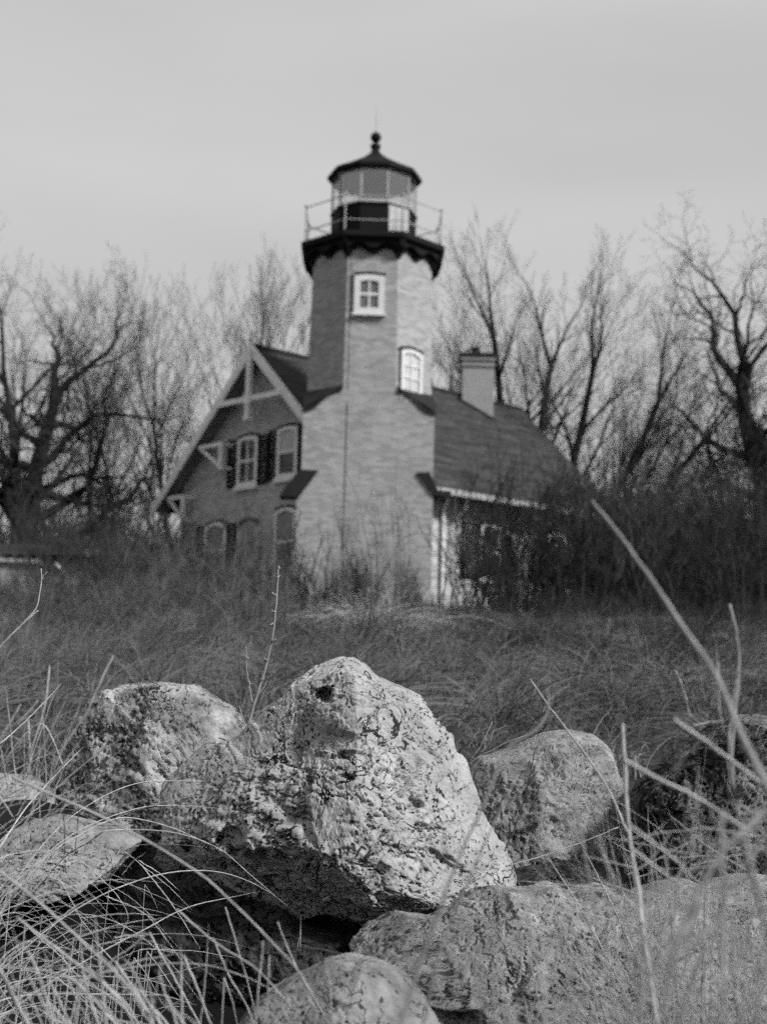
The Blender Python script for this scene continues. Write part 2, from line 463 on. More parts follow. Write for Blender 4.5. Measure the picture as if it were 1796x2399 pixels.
def pane_glass():
    m = bpy.data.materials.new('clear_pane'); m.use_nodes = True; t = m.node_tree; t.nodes.clear()
    o = t.nodes.new('ShaderNodeOutputMaterial'); a = t.nodes.new('ShaderNodeBsdfTransparent'); b = t.nodes.new('ShaderNodeBsdfGlossy')
    a.inputs[0].default_value = g(.96); b.inputs['Roughness'].default_value = .02; mx = t.nodes.new('ShaderNodeMixShader'); mx.inputs[0].default_value = .25
    t.links.new(a.outputs[0], mx.inputs[1]); t.links.new(b.outputs[0], mx.inputs[2]); t.links.new(mx.outputs[0], o.inputs[0]); return m


M_pane = pane_glass()

# ------------------------------------------------------------------ ground
xs = np.concatenate([-np.geomspace(2500, 42, 14), np.linspace(-40, 40, 161), np.geomspace(42, 2500, 14)])
ys = np.concatenate([np.linspace(-30, 1, 12), np.linspace(1.3, 12, 60), np.linspace(12.5, 60, 96), np.geomspace(62, 2500, 24)])
GX, GY = np.meshgrid(xs, ys); GZ = ground(GX, GY)
nx, ny = len(xs), len(ys)
ii = (np.arange(ny - 1)[:, None] * nx + np.arange(nx - 1)[None]).reshape(-1)
tag(mesh_obj('ground', np.stack([GX, GY, GZ], -1).reshape(-1, 3), np.stack([ii, ii + 1, ii + nx + 1, ii + nx], -1), M_ground, smooth=True), kind='structure')

# ------------------------------------------------------------------ lighthouse tower
A = rad(46)
R = np.array([math.sin(A), math.cos(A), 0]); Lv = np.array([-math.cos(A), math.sin(A), 0])
C = np.array([-.43, 34., 0.])
TX, TY = -.45, 34.0
FR = rad(1)         # the tower faces the eye, a degree off


def poly_ring(n, ap, z, cx=TX, cy=TY, rot=None):
    "regular n-gon by apothem; one side faces the eye"
    Rr = ap / math.cos(math.pi / n)
    a0 = -math.pi / 2 - math.pi / n + (FR if rot is None else rot)
    return [np.array([cx + Rr * math.cos(a0 + 2 * math.pi * i / n), cy + Rr * math.sin(a0 + 2 * math.pi * i / n), z]) for i in range(n)]


def loft(mb, rings, cap=True):
    k = len(rings[0]); b = len(mb.V)
    for r in rings: mb.V += r
    for j in range(len(rings) - 1):
        for i in range(k): mb.F.append([b + j * k + i, b + j * k + (i + 1) % k, b + (j + 1) * k + (i + 1) % k, b + (j + 1) * k + i])
    if cap: mb.F.append([b + i for i in range(k)][::-1]); mb.F.append([b + (len(rings) - 1) * k + i for i in range(k)])


tower = tag(empty('lighthouse_tower', (TX, TY, 1.6)), 'octagonal brick lighthouse tower with glazed lantern and black iron gallery', 'lighthouse')
AP_T, AP_M = 1.53, 1.60
mb = MB(); loft(mb, [poly_ring(8, AP_M, 6.0), poly_ring(8, AP_M, 6.6), poly_ring(8, AP_T, 11.0)]); mb.build('upper_wall', M_brick, tower, bevel=.01)
# square stage: front face toward the eye, ogee-topped corners
fx = np.array([math.cos(FR), math.sin(FR), 0]); fn = np.array([math.sin(FR), -math.cos(FR), 0])
hs = 1.63
og = [(0, 0), (.12, -.03), (.3, -.10), (.48, -.24), (.62, -.40), (.78, -.50), (1, -.56)]
side = hs * math.tan(math.pi / 8)
topz = 6.98
prof = [(-side - (hs - side) * a, topz + b) for a, b in og][::-1] + [(side + (hs - side) * a, topz + b) for a, b in og]
mb = MB((TX, TY, 0), fx, fn)
poly = [(-hs, 1.2), (hs, 1.2)] + prof[::-1]
mb.prism(poly, hs - .30, hs)                       # front leaf
mb.prism(poly, -hs, -hs + .30)
mb2 = MB((TX, TY, 0), fn, -fx); mb2.prism([(-hs + .30, 1.2), (hs - .30, 1.2), (hs - .30, topz - .33), (side, topz), (-side, topz), (-hs + .3, topz - .33)], hs - .30, hs - .003)
mb3 = MB((TX, TY, 0), fn, -fx); mb3.prism([(-hs + .30, 1.2), (hs - .30, 1.2), (hs - .30, topz - .33), (side, topz), (-side, topz), (-hs + .3, topz - .33)], -hs + .003, -hs + .30)
mb.V += mb2.V; mb.F += [[i + len(mb.V) - len(mb2.V) for i in f] for f in mb2.F]
mb.V += mb3.V; mb.F += [[i + len(mb.V) - len(mb3.V) for i in f] for f in mb3.F]
mb.build('lower_wall', M_brick, tower)
# broaches: curved leaded tops over the four square corners
for sx in (-1, 1):
    for sn in (1, -1):
        mb = MB((TX, TY, 0), fx * sx, fn * sn)
        rows = []
        for a, b in og:
            e = hs + .035
            p = (side + (hs - side) * a); q = topz + b
            rows.append([(p + .02 * a, e, q + .012), ((p + e) / 2 * 1.0 + 0, (e + p) / 2 + 0, q + .03), (e, p + .02 * a, q + .012)])
        P = [mb.pt(u, n, z) for r in rows for u, n, z in r] + [mb.pt(u, n, z - .07) for r in rows for u, n, z in r]
        F = []; k = len(rows)
        for j in range(k - 1):
            for i in range(2):
                a_ = j * 3 + i; F.append([a_, a_ + 1, a_ + 4, a_ + 3]); F.append([x + 3 * k for x in (a_, a_ + 3, a_ + 4, a_ + 1)])
            for i in (0, 2): a_ = j * 3 + i; F.append([a_, a_ + 3, a_ + 3 + 3 * k, a_ + 3 * k])
        mb.add(P, F)
        # sloping fill up to the octagon facet
        s8 = AP_M * math.tan(math.pi / 8)
        P = [mb.pt(side, hs, topz + .10), mb.pt(hs, side, topz + .10), mb.pt(hs, hs, topz - .50), mb.pt(hs * .7, hs * .7, topz - .6)]
        mb.add(P, [[0, 1, 2], [0, 1, 3], [1, 2, 3], [0, 2, 3]])
        mb.build('corner_weathering', M_lead, tower)
# small weathered shoulders lower down on both sides of the front
for sx, nm in ((-1, 'shoulder'), (1, 'shoulder')):
    mb = MB((TX, TY, 0), fx * sx, fn)
    if sx < 0: mb.prism([(hs - .42, 4.90), (hs + .03, 4.92), (hs + .42, 4.42), (hs + .52, 4.22), (hs + .05, 4.22)], hs - .5, hs + .10)
    else: mb.prism([(hs - .42, 4.92), (hs - .1, 4.94), (hs + .12, 4.50), (hs + .45, 4.48), (hs + .45, 4.36), (hs + .02, 4.36)], hs - .5, hs + .06)
    mb.build(nm, M_lead, tower, bevel=.01)
    if sx > 0: continue
    mb = MB((TX, TY, 0), fx * sx, fn)
    mb.prism([(hs - .1, 1.2), (hs + .09, 1.2), (hs + .09, 4.32), (hs - .1, 4.55)], hs - .5, hs - .003)
    mb.build('buttress', M_brick, tower)

mb = MB((TX, TY, 0), fx, fn); mb.box(-hs - .1, hs + .1, -hs - .1, hs + .1, 1.0, 1.98); mb.build('plinth', M_stone, tower, bevel=.02)


def arch(u0, u1, z0, z1, rise, n=8):
    pts = [(u0, z0), (u1, z0)]
    for i in range(n + 1):
        t = i / n; u = u1 + (u0 - u1) * t; pts.append((u, z1 - rise + rise * math.sin(math.pi * t)))
    return pts


def window(o, U, Nn, u0, u1, z0, z1, parent, bm_=None, rise=.08, fr=.09, bars=(1, 1), fm=None, blind=0., hood=None, shutters=None, sill=.06, pane_mat=None, proud=0.):
    fm = fm or M_white
    mb = MB(o, U, Nn)
    mb.ring(arch(u0, u1, z0, z1, rise), arch(u0 + fr, u1 - fr, z0 + fr, z1 - fr, rise), proud + .004, proud + .07)
    wf = mb.build('window', fm, parent, bevel=.006)
    mb = MB(o, U, Nn); mb.prism(arch(u0 + fr * .7, u1 - fr * .7, z0 + fr * .7, z1 - fr * .7, rise), proud + .002, proud + .022); mb.build('pane', pane_mat or M_glass, wf)
    mb = MB(o, U, Nn); a, b = bars
    for i in range(1, a + 1):
        u = u0 + fr + (u1 - u0 - 2 * fr) * i / (a + 1); mb.box(u - .022, u + .022, proud + .024, proud + .05, z0 + fr, z1 - fr + rise * .2)
    for i in range(1, b + 1):
        z = z0 + fr + (z1 - z0 - 2 * fr) * i / (b + 1); h = .035 if b == 1 else .02; mb.box(u0 + fr, u1 - fr, proud + .023, proud + .053, z - h, z + h)
    mb.build('sash_bars', fm, wf)
    if blind:
        mb = MB(o, U, Nn); zt = z1 - fr - .02; mb.box(u0 + fr + .01, u1 - fr - .01, proud + .0225, proud + .0235, zt - (z1 - z0) * blind, zt); mb.build('blind', bm_ or M_blind, wf)
    if sill:
        mb = MB(o, U, Nn); mb.box(u0 - .05, u1 + .05, 0.002, proud + .12, z0 - sill - .003, z0 - .003); mb.build('sill', fm, wf, bevel=.006)
    if hood:
        mb = MB(o, U, Nn)
        po = arch(u0 - .05, u1 + .05, z1 - .05, z1 + .08, rise); pi_ = arch(u0 - .0, u1 + .0, z1 - .05, z1 + .02, rise)
        top_o = po[2:]; top_i = pi_[2:]
        mb.prism(top_o + top_i[::-1], .003, .05); mb.build('hood_mould', hood, wf)
    if shutters:
        for s0, s1 in shutters:
            mb = MB(o, U, Nn); z0s, z1s = z0 - .02, z1 - rise * .6
            mb.box(s0, s0 + .05, .01, .05, z0s, z1s); mb.box(s1 - .05, s1, .01, .05, z0s, z1s)
            for z in (z0s, (z0s + z1s) / 2 - .03, z1s - .06): mb.box(s0 + .05, s1 - .05, .01, .048, z, z + .06)
            n = 16
            for i in range(n):
                z = z0s + .06 + (z1s - z0s - .14) * i / n; mb.prism([(s0 + .05, z), (s1 - .05, z), (s1 - .05, z + .045), (s0 + .05, z + .045)], .015, .038)
            mb.build('shutter', M_shut, wf)
    return wf


# window in the front facet, high up; one in the right facet
def facet_uz(px, py, ap, n, o):
    q = ray_plane(px, py, o + n * ap, n); return q


ap9 = AP_M + (AP_T - AP_M) * (9.5 - 6.6) / 4.4
q0 = ray_plane(828, 735, C + fn * ap9, fn); q1 = ray_plane(901, 646, C + fn * ap9, fn)
o9 = np.array([TX, TY, 0]) + fn * (ap9 + .015)
window(o9, fx, fn, (q0 - o9) @ fx, (q1 - o9) @ fx, q0[2], q1[2], tower, rise=.04, fr=.15, bars=(1, 1), hood=M_lead, pane_mat=M_sky_glass)
ap7 = AP_M + (AP_T - AP_M) * (7.7 - 6.6) / 4.4
fu = np.array([math.cos(FR + math.pi / 4), math.sin(FR + math.pi / 4), 0]); fm_ = np.array([fu[1], -fu[0], 0])
o7 = np.array([TX, TY, 0]) + fm_ * (ap7 + .03)
q0 = ray_plane(935, 920, o7, fm_); q1 = ray_plane(986, 838, o7, fm_)
window(o7, fu, fm_, (q0 - o7) @ fu, (q1 - o7) @ fu, q0[2] + .0, q1[2] + .12, tower, rise=.07, fr=.10, bars=(1, 2), hood=M_lead, blind=.80, sill=.16, pane_mat=M_sky_glass)
# lightning conductor
mb = MB(); pts = [at(819, y, 33.0) for y in (690, 900, 1180, 1400)]
pts = []
for z in (10.6, 9.4, 8.0, 6.9): pts.append(np.array([TX - .52, TY - (AP_M + (AP_T - AP_M) * (z - 6.6) / 4.4) - .006, z]))
for z in (6.6, 5, 3.4, 1.6): pts.append(np.array([TX - .52, TY - hs - .012, z]))
mb.tube(pts, .011, 6); mb.build('lightning_cable', M_lead, tower)

# gallery
ZD = 11.02
gal = MB(); loft(gal, [poly_ring(8, 1.80, ZD - .20), poly_ring(8, 1.86, ZD - .14), poly_ring(8, 1.86, ZD)]); gallery = gal.build('gallery_deck', M_black, tower, bevel=.01)
mb = MB()
for k in range(8):
    ang = -math.pi / 2 + k * math.pi / 4 + FR
    nn = np.array([math.cos(ang), math.sin(ang), 0]); uu = np.array([-nn[1], nn[0], 0])
    f = MB((TX, TY, 0), uu, nn)
    hw = 1.66 * math.tan(math.pi / 8)
    # scalloped apron
    def apron(ap0, ap1, hw, top, low, arch_h):
        pts = [(hw, top), (-hw, top)]; ns = 2; seg = 2 * hw / ns
        for j in range(ns):
            for i in range(11):
                t = i / 10; u = -hw + seg * (j + t); c = math.sin(math.pi * min(max((t - .17) / .66, 0), 1)); pts.append((u, low + arch_h * c ** .6))
        f.prism(pts, ap0, ap1)
    apron(1.50, 1.62, 1.61 * math.tan(math.pi / 8), ZD - .2, 10.50, .15)
    apron(1.62, 1.74, 1.73 * math.tan(math.pi / 8), ZD - .2, 10.62, .13)
    mb.V += f.V; b = len(mb.V) - len(f.V); mb.F += [[i + b for i in q] for q in f.F]
    ang = ang + math.pi / 8; nn = np.array([math.cos(ang), math.sin(ang), 0]); uu = np.array([-nn[1], nn[0], 0]); f = MB((TX, TY, 0), nn, uu)
    f.prism([(1.5, 10.42), (1.72, 10.42), (1.78, 10.54), (1.84, 10.60), (1.92, 10.68), (1.96, ZD - .19), (1.5, ZD - .19)], -.07, .07)
    mb.V += f.V; b = len(mb.V) - len(f.V); mb.F += [[i + b for i in q] for q in f.F]
mb.build('corbel_table', M_black, gallery)
rail = MB(); rp = poly_ring(8, 1.76, ZD); HR = .93
for z in (.30, HR): rail.tube([np.array([p[0], p[1], ZD + z]) for p in rp + rp[:1]], .016, 6)
railing = rail.build('railing', M_grey, tower)
for p in rp + [(rp[i] + rp[(i + 1) % 8]) / 2 for i in ()]:
    mb = MB(); mb.tube([p, p + np.array([0, 0, HR + .02])], .02, 6); mb.lathe(p[0], p[1], [(.02, ZD + HR), (.045, ZD + HR + .03), (.045, ZD + HR + .06), (.01, ZD + HR + .09)], 8); mb.build('rail_post', M_grey, railing)

# lantern: ten sided
ZP, ZG = 12.04, 12.98
RLp = -math.pi / 2
LA = 1.075          # apothem
def dec(ap, z): return poly_ring(10, ap, z, rot=FR)
mb = MB(); loft(mb, [dec(LA, ZD), dec(LA, ZP)], cap=False); loft(mb, [dec(LA - .06, ZP), dec(LA - .06, ZD)], cap=False)
loft(mb, [dec(LA + .03, ZP - .05), dec(LA + .03, ZP)], cap=True); par = mb.build('parapet_wall', M_black, tower)
# paler panel: the light on the right hand facet, put into its colour
a1 = -math.pi / 2 + 2 * math.pi / 10 + FR
nn = np.array([math.cos(a1), math.sin(a1), 0]); uu = np.array([-nn[1], nn[0], 0]); f = MB((TX, TY, 0), uu, nn)
f.box(-.32, .32, LA + .004, LA + .03, ZD + .12, ZP - .06)
dr = f.build('lit_facet_panel', M_grey, par)
f = MB((TX, TY, 0), uu, nn)
for u in (-.1, .1): f.box(u - .012, u + .012, LA + .031, LA + .045, ZD + .16, ZP - .1)
f.build('lit_facet_rib', M_grey, dr)
mu = MB()
top = dec(LA - .02, ZG); bot = dec(LA - .02, ZP)
for i in range(10): mu.bar(bot[i], top[i], .05, .05)
for r_ in (dec(LA - .02, ZG - .03), dec(LA - .02, ZP + .02)):
    for i in range(10): mu.bar(r_[i], r_[(i + 1) % 10], .05, .05)
mul = mu.build('glazing_frame', M_grey, tower)
for i in range(10):
    mb = MB(); a_, b_ = bot[i], bot[(i + 1) % 10]; c_, d_ = top[(i + 1) % 10], top[i]
    mb.add([a_, b_, c_, d_], [[0, 1, 2, 3]]); mb.build('glass_pane', M_pane, mul)
# roof with eave and inner ceiling
mb = MB(); loft(mb, [dec(1.17, ZG - .02), dec(1.20, ZG + .02), dec(1.20, ZG + .10), dec(1.12, ZG + .17), dec(.72, ZG + .38), dec(.36, ZG + .60), dec(.17, ZG + .76), dec(.10, ZG + .86)])
lr = mb.build('lantern_roof', M_black, tower)
mb = MB(); loft(mb, [dec(1.06, ZG - .025), dec(1.06, ZG - .035)]); mb.build('ceiling', M_ceil, lr)
mb = MB(); mb.lathe(TX, TY, [(.12, ZG + .60), (.17, ZG + .72), (.13, ZG + .80), (.10, ZG + .90), (.14, ZG + .96), (.14, ZG + 1.02), (.07, ZG + 1.06), (.055, ZG + 1.10)], 16); mb.build('ventilator_neck', M_black, lr, smooth=True)
zb = ZG + 1.24; mb = MB(); mb.lathe(TX, TY, [(.145 * math.sin(t), zb - .145 * math.cos(t)) for t in np.linspace(.05, math.pi - .05, 12)], 16); mb.build('ventilator_ball', M_black, lr, smooth=True)
mb = MB(); mb.tube([np.array([TX, TY, zb + .12]), np.array([TX, TY, zb + .85])], [.016, .006], 6); mb.build('lightning_rod', M_grey, lr)
for i in (3, 4, 5, 8):
    pass
# lamp pedestal inside the lantern
mb = MB(); mb.lathe(TX, TY, [(.22, ZD), (.20, ZD + .5), (.12, ZD + .55), (.10, ZD + .95)], 14); mb.build('lamp_pedestal', M_black, tower, smooth=True)
for sx in (-.62, .62):
    mb = MB(); mb.lathe(TX + sx, TY - .3, [(.03, ZP), (.03, ZP + .06), (.055, ZP + .08), (.055, ZP + .13), (.02, ZP + .17)], 8); mb.build('vent_cap', M_lead, par)

# ------------------------------------------------------------------ keeper's house
house = tag(empty('keepers_house', C + R * 5 + Lv * 4.5 + np.array([0, 0, 1.6])), "steep gabled brick keeper's house with black shutters behind the lighthouse tower", 'house')
SA, ZA, SLP = 4.40, 9.14, .945          # ridge place along the gable, ridge height, slope
S0, S1, T0, T1 = .80, 8.15, 0.0, 10.85
def rz(s, dz=0): return ZA - SLP * abs(s - SA) + dz
GB = MB(C, Lv, -R)                      # gable frame: u = s, n = outward
ST = dict(z0=1.0)
mb = MB(C, Lv, -R)
mb.prism([(S0, 1.0), (S1, 1.0), (S1, rz(S1, -.16)), (SA, rz(SA, -.16)), (S0, rz(S0, -.16))], -T1, -T0)
walls = mb.build('wall', M_brick_h, house)
mb = MB(C, Lv, -R); mb.box(S0 - .06, S1 + .06, -T1 - .06, .06, .6, 1.95); mb.build('foundation', M_stone, house)
# roof
E0, E1, OV = .15, 8.95, .5
mb = MB(C, Lv, -R)
th = .14
for (a, b) in ((SA, E0), (SA, E1)):
    mb.prism([(a, rz(a, 0)), (b, rz(b, 0)), (b, rz(b, -th)), (a, rz(a, -th))], -T1 - OV, OV)
roof = mb.build('roof', M_roof, house)
mb = MB(C, Lv, -R)
for (a, b) in ((SA, E0 + .02), (SA, E1 - .02)):
    mb.prism([(a, rz(a, -th - .003)), (b, rz(b, -th - .003)), (b, rz(b, -th - .03)), (a, rz(a, -th - .03))], .0, OV - .02)
mb.build('soffit', M_soffit, roof)
mb = MB(C, Lv, -R); mb.box(SA - .09, SA + .09, -T1 - OV, OV, ZA - .05, ZA + .05); mb.build('ridge_cap', M_lead, roof)
# bargeboards and gable truss
def gp(s, z, n=OV): return C + Lv * s - R * n + np.array([0, 0, z])
for e in (E0, E1 + .12):
    mb = MB(C, Lv, -R); sg = 1 if e > SA else -1
    d = .26
    mb.prism([(SA, rz(SA, .06)), (e, rz(e, .06)), (e - sg * .10, rz(e, .06) - d), (SA, rz(SA, .06) - d * 1.35)], OV + .003, OV + .06)
    mb.build('bargeboard', M_trim, house, bevel=.008)
mb = MB(C, Lv, -R); mb.box(SA - 1.47, SA + 1.42, OV + .015, OV + .10, 7.50, 7.66)
mb.build('tie_beam', M_trim, house, bevel=.008)
mb = MB(C, Lv, -R); mb.box(SA - .085, SA + .085, OV - .0, OV + .13, 7.0, 9.0); mb.box(SA - .13, SA + .13, OV - .02, OV + .15, 7.42, 7.72); mb.box(SA - .12, SA + .12, OV - .02, OV + .15, 6.95, 7.10)
mb.build('king_post', M_trim, house, bevel=.01)
mb = MB(C, Lv, -R); q = gp(SA, 0, OV + .06); mb.lathe(q[0], q[1], [(.07, 8.9), (.07, 9.25), (.1, 9.3), (.06, 9.38), (.03, 9.6)], 8); mb.build('finial', M_trim, house)


def bracket(s, zt, parent):
    "open timber bracket carrying the bargeboard: arm, post and strut, tied back to the wall"
    mb = MB(C, Lv, -R); n0, n1 = .36, .46; reach = (ZA - .3 - zt) / SLP + SA - s
    mb.box(s - .06, s + .06, n0, n1, zt - .82, zt)
    mb.box(s + .062, s + reach, n0 + .01, n1 - .01, zt - .12, zt - .01)
    a, b = mb.pt(s, (n0 + n1) / 2, zt - .74), mb.pt(s + reach * .92, (n0 + n1) / 2, zt - .10)
    mb.bar(a, b, .085, .07)
    mb.box(s - .05, s + .05, .003, n0 - .003, zt - .12, zt - .01); mb.box(s - .05, s + .05, .003, n0 - .003, zt - .80, zt - .70)
    mb.build('bracket', M_trim, parent)


bracket(5.78, 6.52, house); bracket(7.55, 5.12, house)


def gs(px, py):
    q = ray_plane(px, py, C, -R) - C; return q @ Lv, q[2]


# upper windows of the gable
window(C, Lv, -R, 4.55, 5.47, 5.22, 6.66, walls, rise=.06, fr=.11, bars=(1, 1), fm=M_trim, hood=M_lead, shutters=[(4.10, 4.53), (5.49, 5.95)], sill=.13, blind=0)
window(C, Lv, -R, 2.80, 3.68, 5.30, 6.74, walls, rise=.06, fr=.11, bars=(0, 1), fm=M_trim, hood=M_lead, shutters=[(3.70, 4.08), (2.34, 2.78)], sill=.13, blind=.42)
# lower windows
sL, zT = gs(484, 1226); sR, _ = gs(534, 1220)
window(C, Lv, -R, sR, sL, zT - 1.65, zT, walls, rise=.12, fr=.11, bars=(0, 1), fm=M_trim, hood=M_lead, shutters=[(sR - .42, sR - .02), (sL + .02, sL + .44)], sill=.13, blind=.5, bm_=M_blind_h)
sL, zT = gs(648, 1192); sR, _ = gs(697, 1182)
window(C, Lv, -R, sR, sL, zT - 1.9, zT, walls, rise=.10, fr=.09, bars=(0, 1), fm=M_trim, hood=M_lead, sill=.13, blind=.45, bm_=M_blind_h)
sL, zT = gs(563, 1215); sR, _ = gs(608, 1203)
mb = MB(C, Lv, -R); mb.prism(arch(sR - .05, sL + .05, zT - .14, zT, .14)[2:] + arch(sR, sL, zT - .14, zT - .07, .14)[2:][::-1], .003, .05); mb.build('hood_mould', M_lead, walls)
# corner pipe on the far left of the gable
mb = MB(C, Lv, -R); mb.tube([C + Lv * (S1 - .1) - R * .10 + np.array([0, 0, z]) for z in (1.6, 4.9)], .05, 8); mb.build('downpipe', M_trim, house)

# long side
def ls(px, py):
    q = ray_plane(px, py, C + Lv * S0, -Lv) - C; return q @ R, q[2]


oL = C + Lv * S0
window(oL, R, -Lv, 5.25, 6.15, 2.75, 4.40, walls, rise=.10, fr=.1, bars=(1, 1), fm=M_trim, hood=M_lead, shutters=[(4.45, 5.20), (6.20, 6.70)], sill=.14)
window(oL, R, -Lv, 8.35, 9.25, 2.75, 4.40, walls, rise=.10, fr=.1, bars=(1, 1), fm=M_trim, hood=M_lead, shutters=[(7.88, 8.32), (9.28, 9.74)], sill=.14)
mb = MB(); mb.tube([oL + R * 3.62 - Lv * .1 + np.array([0, 0, z]) for z in (1.5, 4.55)] , .055, 8); mb.tube([oL + R * 3.62 - Lv * .1 + np.array([0, 0, 4.55]), oL + R * 3.5 - Lv * .45 + np.array([0, 0, 4.98])], .055, 8); mb.build('downpipe', M_trim, house)
mb = MB(oL, R, -Lv); mb.box(T1 - .14, T1 + .03, .003, .04, 1.95, 4.75); mb.build('corner_board', M_white, house)
mb = MB(C, R, -Lv)   # gutter along the eave
ez = rz(E0)
mb.prism([(-OV + 3.1, ez - .20), (T1 + OV, ez - .20), (T1 + OV, ez - .045), (-OV + 3.1, ez - .045)], -E0 + .004, -E0 + .11)
mb.build('gutter', M_stone, roof)
for t in (4.15, 7.2, 10.0):
    mb = MB(oL, R, -Lv); mb.box(t - .05, t + .05, .003, .09, 4.35, 4.98)
    pts = [oL + R * t - Lv * (.09 + .45 * math.sin(a)) + np.array([0, 0, 4.95 - .5 * math.cos(a)]) for a in np.linspace(0, math.pi / 2, 7)]
    mb.tube(pts, .05, 6); mb.build('bracket', M_trim, house)
# chimney, set diagonally on the front slope
def roof_hit(px, py):
    n = np.array([0, 0, 1.]) - Lv * SLP; n /= np.linalg.norm(n)       # front slope rises with s
    p0 = C + Lv * SA + np.array([0, 0, ZA]); return ray_plane(px, py, p0, n)


cb = (roof_hit(1082, 940) + roof_hit(1154, 982)) / 2
cw = abs(roof_hit(1154, 982)[0] - roof_hit(1082, 940)[0]) / 2
ztop = ray_plane(1118, 834, cb, np.array([0, 1., 0]))[2]
mb = MB((cb[0], cb[1] + cw, 0)); mb.box(-cw, cw, -cw, cw, cb[2] - 1.2, ztop - .02); ch = mb.build('chimney', M_brick_c, roof, bevel=.01)
for nm, dz0, dz1, e, mt in (('chimney_band', -.34, -.28, .05, M_brick_c), ('chimney_collar', -.14, -.02, .06, M_brick_c), ('chimney_cap', -.02, .09, .10, M_lead)):
    mb = MB((cb[0], cb[1] + cw, 0)); mb.box(-cw - e, cw + e, -cw - e, cw + e, ztop + dz0, ztop + dz1); mb.build(nm, mt, ch)
mb = MB(); mb.lathe(cb[0] - .05, cb[1] + cw, [(.24, ztop + .09), (.2, ztop + .2), (.15, ztop + .24), (.15, ztop + .40), (.1, ztop + .42)], 12); mb.build('chimney_pot', M_lead, ch)
mb = MB(); a_ = roof_hit(1070, 934); b_ = roof_hit(1158, 986); mb.bar(a_ + [0, -.03, .03], b_ + [0, -.03, .03], .07, .06); mb.build('flashing', M_lead, ch)

# ------------------------------------------------------------------ low shed at the far left
sh = tag(empty('shed', at(-20, 1400, 27.5)), 'low pale-walled shed half hidden by brush beneath the old oak', 'shed')
o = at(40, 1330, 27.5); o[2] = 0
mb = MB(o, (.98, .17, 0), (.17, -.98, 0))
zr = at(60, 1308, 27.5)[2]
mb.box(-3.5, .42, -1.7, 0, .8, zr - .1); mb.build('wall', M_blind_h, sh)
mb = MB(o, (.98, .17, 0), (.17, -.98, 0)); mb.prism([(-3.9, zr - .07), (.48, zr - .1), (.48, zr - .02), (-3.9, zr + .01)], -1.9, .12); mb.build('roof_edge', M_blind_h, sh)
mb = MB(o, (.98, .17, 0), (.17, -.98, 0)); mb.prism([(-3.9, zr + .03), (1.7, zr + .16), (1.8, zr + .36), (-3.9, zr + .24)], -2.3, -.4); mb.build('roof', M_roof, sh)
mb = MB(o, (.98, .17, 0), (.17, -.98, 0)); mb.box(.45, 1.5, -1.7, -.6, .8, zr + .05); mb.build('lean_to', M_lead, sh)
mb = MB(o, (.98, .17, 0), (.17, -.98, 0)); mb.bar(mb.pt(.75, -.45, zr - .03), mb.pt(1.2, -.45, zr - .5), .06, .06); mb.build('brace', M_trim, sh)


